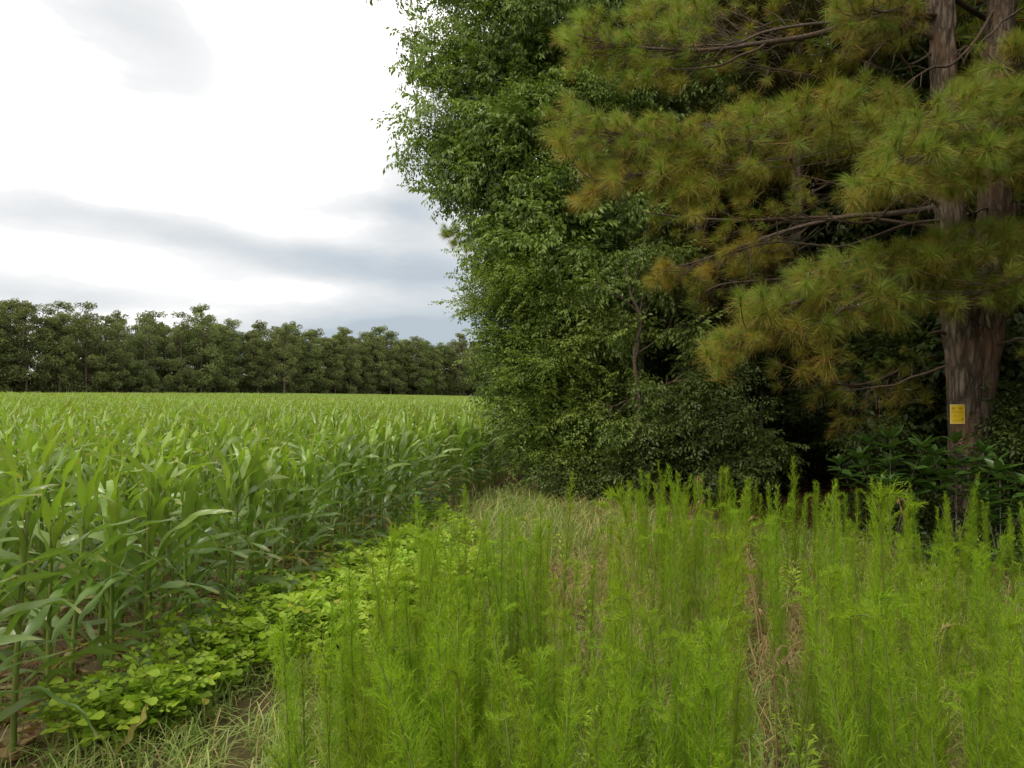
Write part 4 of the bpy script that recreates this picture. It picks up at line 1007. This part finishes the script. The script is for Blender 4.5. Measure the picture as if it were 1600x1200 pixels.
# ------------------------------------------------------------------ dog fennel
def fennel(seed, H=1.15):
    r = np.random.default_rng(seed)
    hook = seed % 5 < 2; lean = r.normal(0, .05, 2)
    z = np.linspace(0, 1, 26); pts = np.stack([lean[0] * z ** 2 * H, lean[1] * z ** 2 * H, z * H], -1)
    if hook:
        a = r.uniform(0, 6.28); k = sm((z - .86) / .14)
        pts[:, 0] += np.cos(a) * .10 * k; pts[:, 1] += np.sin(a) * .10 * k; pts[:, 2] -= .11 * k ** 2 + .03 * k
    pts[0, 2] = -.04
    P_ = smooth_line(pts, 60); mbs = MB(); mbs.add(*tube(P_, np.linspace(.006, .0015, 60), 5, (.5, .1, .5)))
    mb = MB(); m = 185
    u = r.uniform(.06, 1, m) ** .85; idx = np.clip((u * 59), 0, 59); ii = idx.astype(int); base = P_[ii]
    tang = nrm(np.gradient(P_, axis=0))[ii]
    az_ = r.uniform(0, 6.28, m); el_ = r.uniform(.7, 1.25, m)          # rising branchlets
    out = np.stack([np.cos(az_), np.sin(az_), np.zeros(m)], -1)
    blen = np.interp(u, [0, .15, .5, .85, 1], [.04, .088, .098, .06, .02]) * r.uniform(.6, 1.15, m)
    bd = nrm(out * np.cos(el_)[:, None] + tang * np.sin(el_)[:, None])
    # threads on each branchlet
    k = 11; tt = np.linspace(.1, 1, k)
    b = base[:, None] + bd[:, None] * (blen[:, None] * tt[None])[..., None]
    b[..., 2] += (blen[:, None] * .22 * tt[None] ** 2)
    td = nrm(bd[:, None] * .9 + r.normal(0, .5, (m, k, 3)) + np.array([0, 0, .25])); tl = np.interp(u, [0, .8, 1], [.034, .030, .016])[:, None] * r.uniform(.6, 1.2, (m, k))
    b = b.reshape(-1, 3); td = td.reshape(-1, 3); tl = tl.reshape(-1); n = len(b)
    side = nrm(np.cross(td, nrm(r.normal(0, 1, (n, 3))))) * .00095
    tip = b + td * tl[:, None]
    V = np.stack([b - side, b + side, tip], 1).reshape(-1, 3); F = np.arange(n * 3).reshape(-1, 3)
    yo = np.repeat(np.clip(.25 + .7 * u + r.normal(0, .12, m), 0, 1), k)
    age = np.repeat((u < .2) * (r.random(m) < .25) * .6, k)
    T = np.repeat(np.stack([r.uniform(0, 1, n), age, yo], -1), 3, 0); mb.add(V, F, T)
    # branchlet axes
    sd2 = nrm(np.cross(bd, [0, 0, 1.])) * .0013; e = base + bd * blen[:, None] + np.stack([0 * blen, 0 * blen, blen * .22], -1)
    V = np.stack([base - sd2, base + sd2, e], 1).reshape(-1, 3); mb.add(V, np.arange(m * 3).reshape(-1, 3), np.repeat(np.stack([r.uniform(0, .6, m), 0 * u, yo[::k]], -1), 3, 0))
    return mbs.mesh('stem', MAT['fstem']), mb.mesh('foliage', MAT['fennel'])
FEN = [fennel(s) for s in range(10)]
r = np.random.default_rng(17); cnt = 0; spots = []
tries = 0
while len(spots) < 410 and tries < 30000:
    tries += 1
    y = math.sqrt(r.uniform(1.75 ** 2, 8.6 ** 2)) if r.random() < .75 else r.uniform(1.8, 4.2); px = r.uniform(470, 1680); x = (px - 800) / F_PX * y
    if x < (-.92 if y < 3.1 else -.74) + .06 * y: continue
    if x > .20 and x < .50 + .09 * y and y > 2.9 and r.random() > .22: continue
    if x < .12 and y > 4.6 and r.random() < .55: continue
    if x > .62 and mnoise.noise(Vector((x * 2.3, y * 1.1, 8.8))) < -.05 and r.random() < .8: continue
    if y > 5.4 and x < 1.1: continue
    if y > 7.4 + .2 * math.sin(x * 3) - .0 * x: continue
    if 5.2 > x > 2.6 and y > 5.9 and r.random() < .5: continue
    clump = mnoise.noise(Vector((x * 2.1, y * 1.2, 3.3)))
    if clump < -.02 and r.random() < .92: continue
    if any((x - a) ** 2 + (y - b) ** 2 < .05 ** 2 for a, b in spots): continue
    spots.append((x, y))
spots.sort(key=lambda q: q[0] ** 2 + q[1] ** 2)
rest_f = spots[296:]; spots = spots[:296]
for x, y in spots:
    h = r.normal(1.0, .16) + .12 * mnoise.noise(Vector((x * 1.3, y * 1.3, 7.7))) + (.08 if y < 3.5 else 0) - .10 * (x > 2.2)
    if x < .1: h -= .12
    if x > .45 * y + .5: h -= .10
    near_l = y < 3.3
    if x < .15: lab, g = 'feathery dog fennel plume in the left clump, on its side facing the round-leaved weeds', 'dog fennel at the left of the left clump'
    if x < .15 and x >= -.35: lab, g = 'feathery dog fennel plume in the left clump, on its side facing the grassy gap', 'dog fennel at the right of the left clump'
    if x < .15: pass
    elif x < .62 + .09 * y and y > 2.7: lab, g = 'feathery dog fennel plume standing alone in the grassy gap between clumps', 'dog fennel in the grassy gap'
    elif y < 4.5 and x < .27 * y: lab, g = 'feathery bright green dog fennel plume just right of the grassy gap', 'dog fennel just right of the grassy gap'
    elif y < 4.5 and x < .5 * y: lab, g = 'feathery bright green dog fennel plume in front of the dark hollow of the wood', 'dog fennel in front of the dark hollow'
    elif y < 4.5: lab, g = 'feathery bright green dog fennel plume in front of the notice pine', 'dog fennel in front of the notice pine'
    else: lab, g = 'feathery dog fennel plume at the back of the right clump against the dark wood', 'dog fennel at the back of the right clump'
    t = thing('dog_fennel', lab, 'wild plant', (x, y, gzf(x, y)), g, r.uniform(0, 6.28)); t.rotation_euler = (r.normal(0, .05), r.normal(0.02, .05), r.uniform(0, 6.28))
    w = r.uniform(.85, 1.25); t.scale = (w, w, h / 1.15); m = FEN[r.integers(10)]; part('stem', m[0], t); part('foliage', m[1], t, 'stuff')
WF = []
for st_, fo_ in FEN:
    bmj = bpy.data.meshes.new('fennel whole'); import bmesh as _b
    q = _b.new(); q.from_mesh(fo_); q.from_mesh(st_); q.to_mesh(bmj); q.free(); bmj.materials.append(MAT['fennel']); WF.append(bmj)
if rest_f:
    fx = np.array(rest_f); n = len(fx)
    ff = scatter('dog_fennel_patch', np.stack([fx[:, 0], fx[:, 1], gz(fx[:, 0], fx[:, 1])], -1), r.uniform(0, 6.28, n), r.normal(.86, .09, n) - .08 * (fx[:, 0] > 2.2), r.integers(0, 10, n), WF, rx=r.normal(0, .05, (n, 2))); ff['label'] = 'farther part of the dog fennel thicket before the wood'
print('fennel', len(spots), len(rest_f), tries)

# ------------------------------------------------------------------ round-leaved weeds (sicklepod) along the corn
def sickle(seed):
    r = np.random.default_rng(seed); mb = MB(); ms = MB(); lf = obovate(1, .72)
    for s in range(5):
        a = r.uniform(0, 6.28); h = r.uniform(.16, .32); sp = r.uniform(.05, .2); top = np.array([math.cos(a) * sp, math.sin(a) * sp, h])
        ms.add(*tube(smooth_line([(0, 0, -.02), top * .5 + [0, 0, .03], top], 7), np.linspace(.0045, .002, 7), 5, (.6, 0, .6)))
        for q in range(6):
            b = top * (1 - q * .12); aa = q * 2.4 + r.normal(0, .3); d = np.array([math.cos(aa), math.sin(aa), r.uniform(-.05, .4)]); pl = r.uniform(.05, .10)
            e = b + nrm(d) * pl; ms.add(*tube([b, e], [.0014, .001], 3, (.6, 0, .6)))
            for j in range(3):                     # pairs of leaflets, largest at the end
                c = b + nrm(d) * pl * (.45 + .3 * j); sz = .029 + .012 * j
                for sd_ in (-1, 1):
                    side = nrm(np.cross(d, [0, 0, 1])) * sd_; ld = nrm(nrm(d) * (.35 + .25 * j) + side * .9 + [0, 0, r.uniform(-.45, .35)])
                    mb.inst(lf, c[None], frames(ld[None], roll=r.normal(0, .5, 1)), [sz * r.uniform(.85, 1.15)], ([r.uniform(.1, .9)], [(.7 if r.random() < .02 else 0.)], [np.clip(.75 - q * .1 + r.normal(0, .1), 0, 1)]))
    return ms.mesh('stem', MAT['fstem']), mb.mesh('leaves', MAT['weed'])
SK = [sickle(s) for s in range(6)]
r = np.random.default_rng(23); n = 0; sk_sp = []
while len(sk_sp) < 215:
    y = r.uniform(3.5, 9.3); x0 = -3.0 + .185 * y
    wdt = np.interp(y, [3.4, 4.2, 5.2, 6.5, 8, 9.3], [.35, .6, 1.25, 1.4, 1.0, .4]); x = x0 + .12 + r.random() * wdt
    if y < 4.3 and r.random() < .45: continue
    if mnoise.noise(Vector((x * 2.2, y * 2.2, 1.5))) < -.08 and r.random() < .85: continue
    if y > 7.2 and r.random() < .6: continue
    if any((x - a) ** 2 + (y - b) ** 2 < .085 ** 2 for a, b in sk_sp): continue
    sk_sp.append((x, y))
for x, y in sk_sp:
    lab, g = ('low weed with round bright green leaflets close against the outermost corn row', 'round-leaved weeds under the corn edge') if x < -3 + .185 * y + .45 else ('low weed with round bright green leaflets between corn edge and dog fennel', 'round-leaved weeds beside the dog fennel')
    t = thing('round_leaved_weed', lab, 'weed', (x, y, gzf(x, y)), g); t.rotation_euler = (0, 0, r.uniform(0, 6.28)); s = r.uniform(.75, 1.3); t.scale = (s, s, s * r.uniform(.8, 1.2))
    m = SK[r.integers(6)]; part('stem', m[0], t); part('leaves', m[1], t, 'stuff')

# ------------------------------------------------------------------ grass, straw, litter
def blades(name, X, Y, hmin, hmax, w, mat, age, lean=.5, seed=0, label='', yo=(.2, .9), zoff=0.):
    r = np.random.default_rng(seed); n = len(X); Z = gz(X, Y) + zoff; b = np.stack([X, Y, Z], -1)
    h = r.uniform(hmin, hmax, n); a = r.uniform(0, 6.28, n); o = np.stack([np.cos(a), np.sin(a), np.zeros(n)], -1); le = (lean * r.uniform(.3, 1.7, n))[:, None]
    side = np.stack([-np.sin(a), np.cos(a), np.zeros(n)], -1) * w * .5; tilt = r.normal(0, .6, n)
    side = nrm(side + o * tilt[:, None] * w * .5) * w * .5
    up = np.array([0, 0, 1.])
    p1 = b + h[:, None] * (.45 * up + o * le * .22); p2 = p1 + h[:, None] * (.32 * up * (1 - .5 * le) + o * le * .38); p3 = p2 + h[:, None] * (up * (.20 - .5 * le * .7) + o * le * .45)
    V = np.stack([b - side, b + side, p1 + side, p1 - side, p2 + side * .8, p2 - side * .8, p3], 1).reshape(-1, 3); i = np.arange(n) * 7
    Fq = np.concatenate([np.stack([i, i + 1, i + 2, i + 3], -1), np.stack([i + 3, i + 2, i + 4, i + 5], -1)]); Ft = np.stack([i + 5, i + 4, i + 6], -1)
    T = np.repeat(np.stack([r.uniform(0, 1, n), age(n, r), r.uniform(*yo, n)], -1), 7, 0)
    mb = MB(); mb.add(V, [Fq, Ft], np.clip(T, 0, 1)); ob = mb.obj(name, MAT[mat], kind='stuff'); ob['label'] = label; return ob
r = np.random.default_rng(41)
def pts_in(n, fn, x0, x1, y0, y1):
    X = []; Y = []
    while sum(map(len, X)) < n:
        x = r.uniform(x0, x1, n); y = r.uniform(y0, y1, n); k = fn(x, y); X.append(x[k]); Y.append(y[k])
    return np.concatenate(X)[:n], np.concatenate(Y)[:n]
def nzv(x, y, f, s): return np.array([mnoise.noise(Vector((a * f, b * f, s))) for a, b in zip(x, y)])
def turf(x, y):
    e = -3.0 + .185 * y; ok = (x > e + .2) & (x < np.minimum(.74 * y + .6, 7)) & (y < 10.5 + .3 * np.sin(x)) ; ok &= ~((x > 2.2) & (y > 9))
    return ok & (nzv(x, y, 1.7, 1.0) > -.18) & ((y > 4.4) | (x > -.6) | (nzv(x, y, 3.1, 2.0) > .0))
X, Y = pts_in(30000, turf, -2.6, 7, 2.6, 11)
blades('grass', X, Y, .08, .30, .0065, 'grass', lambda n, r: (r.random(n) < .22) * r.uniform(.5, 1, n), .8, 1, 'short mixed grass on the field margin')
X, Y = pts_in(6500, lambda x, y: (x > -3 + .185 * y + .15) & (x < .9) & (nzv(x, y, 2.6, 4.) > -.12), -2.6, .9, 2.8, 5.2)
blades('grass', X, Y, .10, .26, .006, 'grass', lambda n, r: (r.random(n) < .12) * .8, .9, 2, 'pale curling grass tufts on the bare patch by the corn')
X, Y = pts_in(7000, lambda x, y: (nzv(x, y, 1.3, 5.) > -.05), .1, 2.6, 4.2, 11.5)
blades('dry_straw', X, Y, .12, .42, .005, 'straw', lambda n, r: r.uniform(0, .6, n), 1.35, 3, 'tan dry grass thatch in the gap between the dog fennel')
X, Y = pts_in(3500, lambda x, y: x > 1, 1, 6, 3, 8)
blades('dry_straw', X, Y, .10, .35, .005, 'straw', lambda n, r: r.uniform(0, .9, n), 1.5, 4, 'dry grass thatch under the right dog fennel')
X, Y = pts_in(5200, lambda x, y: (x > -3 + .185 * y + .4) & (x < .9 + .1 * y) & (y > 7.5), -1.5, 2.4, 7.5, 11.8)
blades('grass', X, Y, .2, .5, .009, 'grass', lambda n, r: (r.random(n) < .3) * .7, .8, 5, 'taller pale grass where the field margin meets the wood')
# corn trash and leaf litter lying on the soil
def litter(name, n, fn, x0, x1, y0, y1, size, mat, label, lift=.01, seed=0):
    rr = np.random.default_rng(seed); X, Y = pts_in(n, fn, x0, x1, y0, y1); p = np.stack([X, Y, gz(X, Y) + rr.uniform(.005, .02 + lift, n)], -1)
    d = nrm(np.stack([rr.normal(0, 1, n), rr.normal(0, 1, n), rr.normal(0, .2, n)], -1)); mb = MB()
    mb.inst(simple_leaf(1, .4, -.1, .12), p, frames(d, roll=rr.normal(0, .5, n)), size * rr.uniform(.5, 1.5, n), (rr.uniform(0, 1, n), rr.random(n) * .6, rr.random(n)))
    ob = mb.obj(name, MAT[mat], kind='stuff'); ob['label'] = label
litter('corn_litter', 2600, lambda x, y: (x < -3 + .185 * y + .5) & (x > -1.0 * y), -9, -.5, 2.4, 9, .11, 'straw', 'dry corn trash lying on the soil between the stalks', seed=1)
litter('corn_litter', 2500, lambda x, y: (x < -3 + .185 * y + .4) & (x > -1.0 * y), -9, -.5, 2.4, 9, .08, 'litter', 'brown leaf scraps on the soil between the stalks', seed=3)
litter('leaf_litter', 7000, lambda x, y: (x > 1.4 + .25 * np.maximum(0, 12 - y)) & (x < .85 * y + 1), 1, 12, 6, 16, .09, 'litter', 'red-brown dead leaves on the wood floor', seed=2)
X, Y = pts_in(5000, lambda x, y: (x < -3 + .185 * y + .3) & (x > -.9 * y), -9, -.5, 2.6, 8.5)
blades('grass', X, Y, .05, .2, .006, 'grass', lambda n, r: (r.random(n) < .15) * .8, .9, 6, 'thin low weeds between the corn stalks', (.1, .5))

# small leafy weeds in the margin
WD = []
for s in range(4):
    rr = np.random.default_rng(700 + s); mb = MB(); n = 70; u = rr.random(n); a = rr.uniform(0, 6.28, n); p = np.stack([np.cos(a) * .02, np.sin(a) * .02, u * .4], -1)
    d = nrm(np.stack([np.cos(a), np.sin(a), rr.uniform(.0, .8, n)], -1)); mb.inst(simple_leaf(1, .3), p, frames(d), .075 * (1.2 - u * .6) * rr.uniform(.7, 1.2, n), (rr.random(n), None, u))
    ms = MB(); ms.add(*tube([(0, 0, -.02), (.005, 0, .2), (0, .01, .41)], [.004, .003, .0015], 5)); WD.append((ms.mesh('stem', MAT['fstem']), mb.mesh('leaves', MAT['weed'])))
X, Y = pts_in(110, lambda x, y: (x > -3 + .185 * y + .5) & (x < .68 * y), -1.5, 5, 3, 8.5)
for x, y in zip(X, Y):
    lab, g = ('short leafy green weed low in the grass left of the grassy gap', 'leafy weeds left of the gap') if x < .4 else ('short leafy green weed low among the right dog fennel', 'leafy weeds among the right fennel')
    t = thing('leafy_weed', lab, 'weed', (x, y, gzf(x, y)), g); t.rotation_euler = (r.normal(0, .1), r.normal(0, .1), r.uniform(0, 6.28)); s = r.uniform(.5, 1.15); t.scale = (s, s, s)
    m = WD[r.integers(4)]; part('stem', m[0], t); part('leaves', m[1], t, 'stuff')

# arching grass stalks with seed heads in the right foreground
def seed_stalk(label, pts, seed):
    rr = np.random.default_rng(seed); b = np.array(pts[0]); t = thing('seeding_grass_stalk', label, 'grass stalk', tuple(b)); q = smooth_line(np.array(pts) - b, 40)
    mb = MB(); mb.add(*tube(q, np.linspace(.003, .0012, 40), 5, (.6, .35, .6))); mb.obj('stem', MAT['grass'], t)
    n = 90; i = rr.integers(30, 40, n); p = q[i]; tg = nrm(np.gradient(q, axis=0))[i]; d = nrm(tg + rr.normal(0, .35, (n, 3)) + [0, 0, -.1]); mb = MB()
    mb.inst(simple_leaf(1, .25), p, frames(d), .028 * rr.uniform(.6, 1.2, n), (rr.random(n), None, rr.random(n))); mb.obj('seed_head', MAT['straw'], t)
def Gp(px, py, d): return P(px, py, d)
seed_stalk('tall arching grass stalk with tan seed head in the right foreground fennel', [P(1370, 1180, 3.2), P(1400, 1080, 3.2), P(1440, 1020, 3.2), P(1465, 985, 3.2), P(1485, 975, 3.2)], 1)
seed_stalk('second grass stalk whose seed head rises above the bent one at right', [P(1450, 1120, 3.3), P(1462, 1030, 3.3), P(1472, 985, 3.3), P(1490, 960, 3.3), P(1500, 970, 3.3)], 2)
seed_stalk('low dry grass stalk drooping left in the right foreground', [P(1340, 1100, 3.4), P(1310, 1050, 3.4), P(1275, 1020, 3.4), P(1240, 1018, 3.4), P(1225, 1030, 3.4)], 3)
seed_stalk('dead tan grass stalk leaning at the corn corner below the elm', [P(880, 830, 8.0), P(850, 790, 8.1), P(820, 765, 8.2), P(795, 738, 8.2)], 4)
for k, (px, py) in enumerate(((1085, 800), (1092, 795), (1078, 810), (900, 900), (960, 930))):
    seed_stalk(['upright dry grass stalk left of a close pair behind the fennel', 'upright dry grass stalk tallest of three behind the fennel', 'upright dry grass stalk shortest of three behind the fennel', 'leaning dry grass stalk in the grassy gap', 'leaning dry grass stalk at the right of the grassy gap'][k],
               [P(px - 20, py + 60, 6.4), P(px - 12, py + 30, 6.4), P(px, py, 6.4), P(px + 6, py - 14, 6.4)], 10 + k)
rr = np.random.default_rng(66)
for k in range(16):
    y = rr.uniform(3.0, 7.2); x = rr.uniform(.15, .62 * y); z = gzf(x, y); h = rr.uniform(.5, .95); a = rr.uniform(-1, 1) * .35
    t = thing('dead_stalk', 'broken tan dead stalk leaning among the dog fennel', 'dead stalk', (x, y, z), 'dead stalks among the dog fennel')
    q = wobble(smooth_line([(0, 0, -.02), (a * .4, .02, h * .5), (a, .05, h), (a * 1.6 + .08, .05, h * .96)], 16), .006)
    mb = MB(); mb.add(*tube(q, np.linspace(.0045, .0018, 16), 5, (.5, .25, .6))); mb.obj('stem', MAT['straw'], t)
    n = 26; i = rr.integers(4, 15, n); mb = MB(); mb.inst(simple_leaf(1, .16), q[i], frames(nrm(rr.normal(0, 1, (n, 3)) + [0, 0, -.5])), .05 * rr.uniform(.5, 1.4, n), (rr.random(n), np.full(n, .5), rr.random(n))); mb.obj('shrivelled_leaves', MAT['straw'], t, kind='stuff')
# yellowed torn corn leaf leaning near the front and a pale scrap
rr = np.random.default_rng(2)
c = P(175, 1160, 3.35); t = thing('withered_corn_leaf', 'withered yellow and orange corn leaf leaning on the soil below the front row', 'corn leaf', (c[0], c[1], gzf(c[0], c[1])))
m = MB(); m.add(*corn_leaf(rr, .30, .085, .75, -.35, 1.0, .3, .5, .02, 12, None, .5, .75, .9)); m.obj('blade', MAT['corn'], t)
m = MB(); m.add(*tube([(0, 0, -.01), (.0, 0, .04)], [.006, .005], 6, (.6, .6, .5))); m.obj('sheath', MAT['stalk'], t)
tri = sum(len(o.data.polygons) for o in bpy.data.objects if o.type == 'MESH' and o.data.users >= 1)
print('objects', len(bpy.data.objects), 'unique faces', sum(sum(1 for _ in [0]) * len(m.polygons) for m in bpy.data.meshes), 'counted', tri)
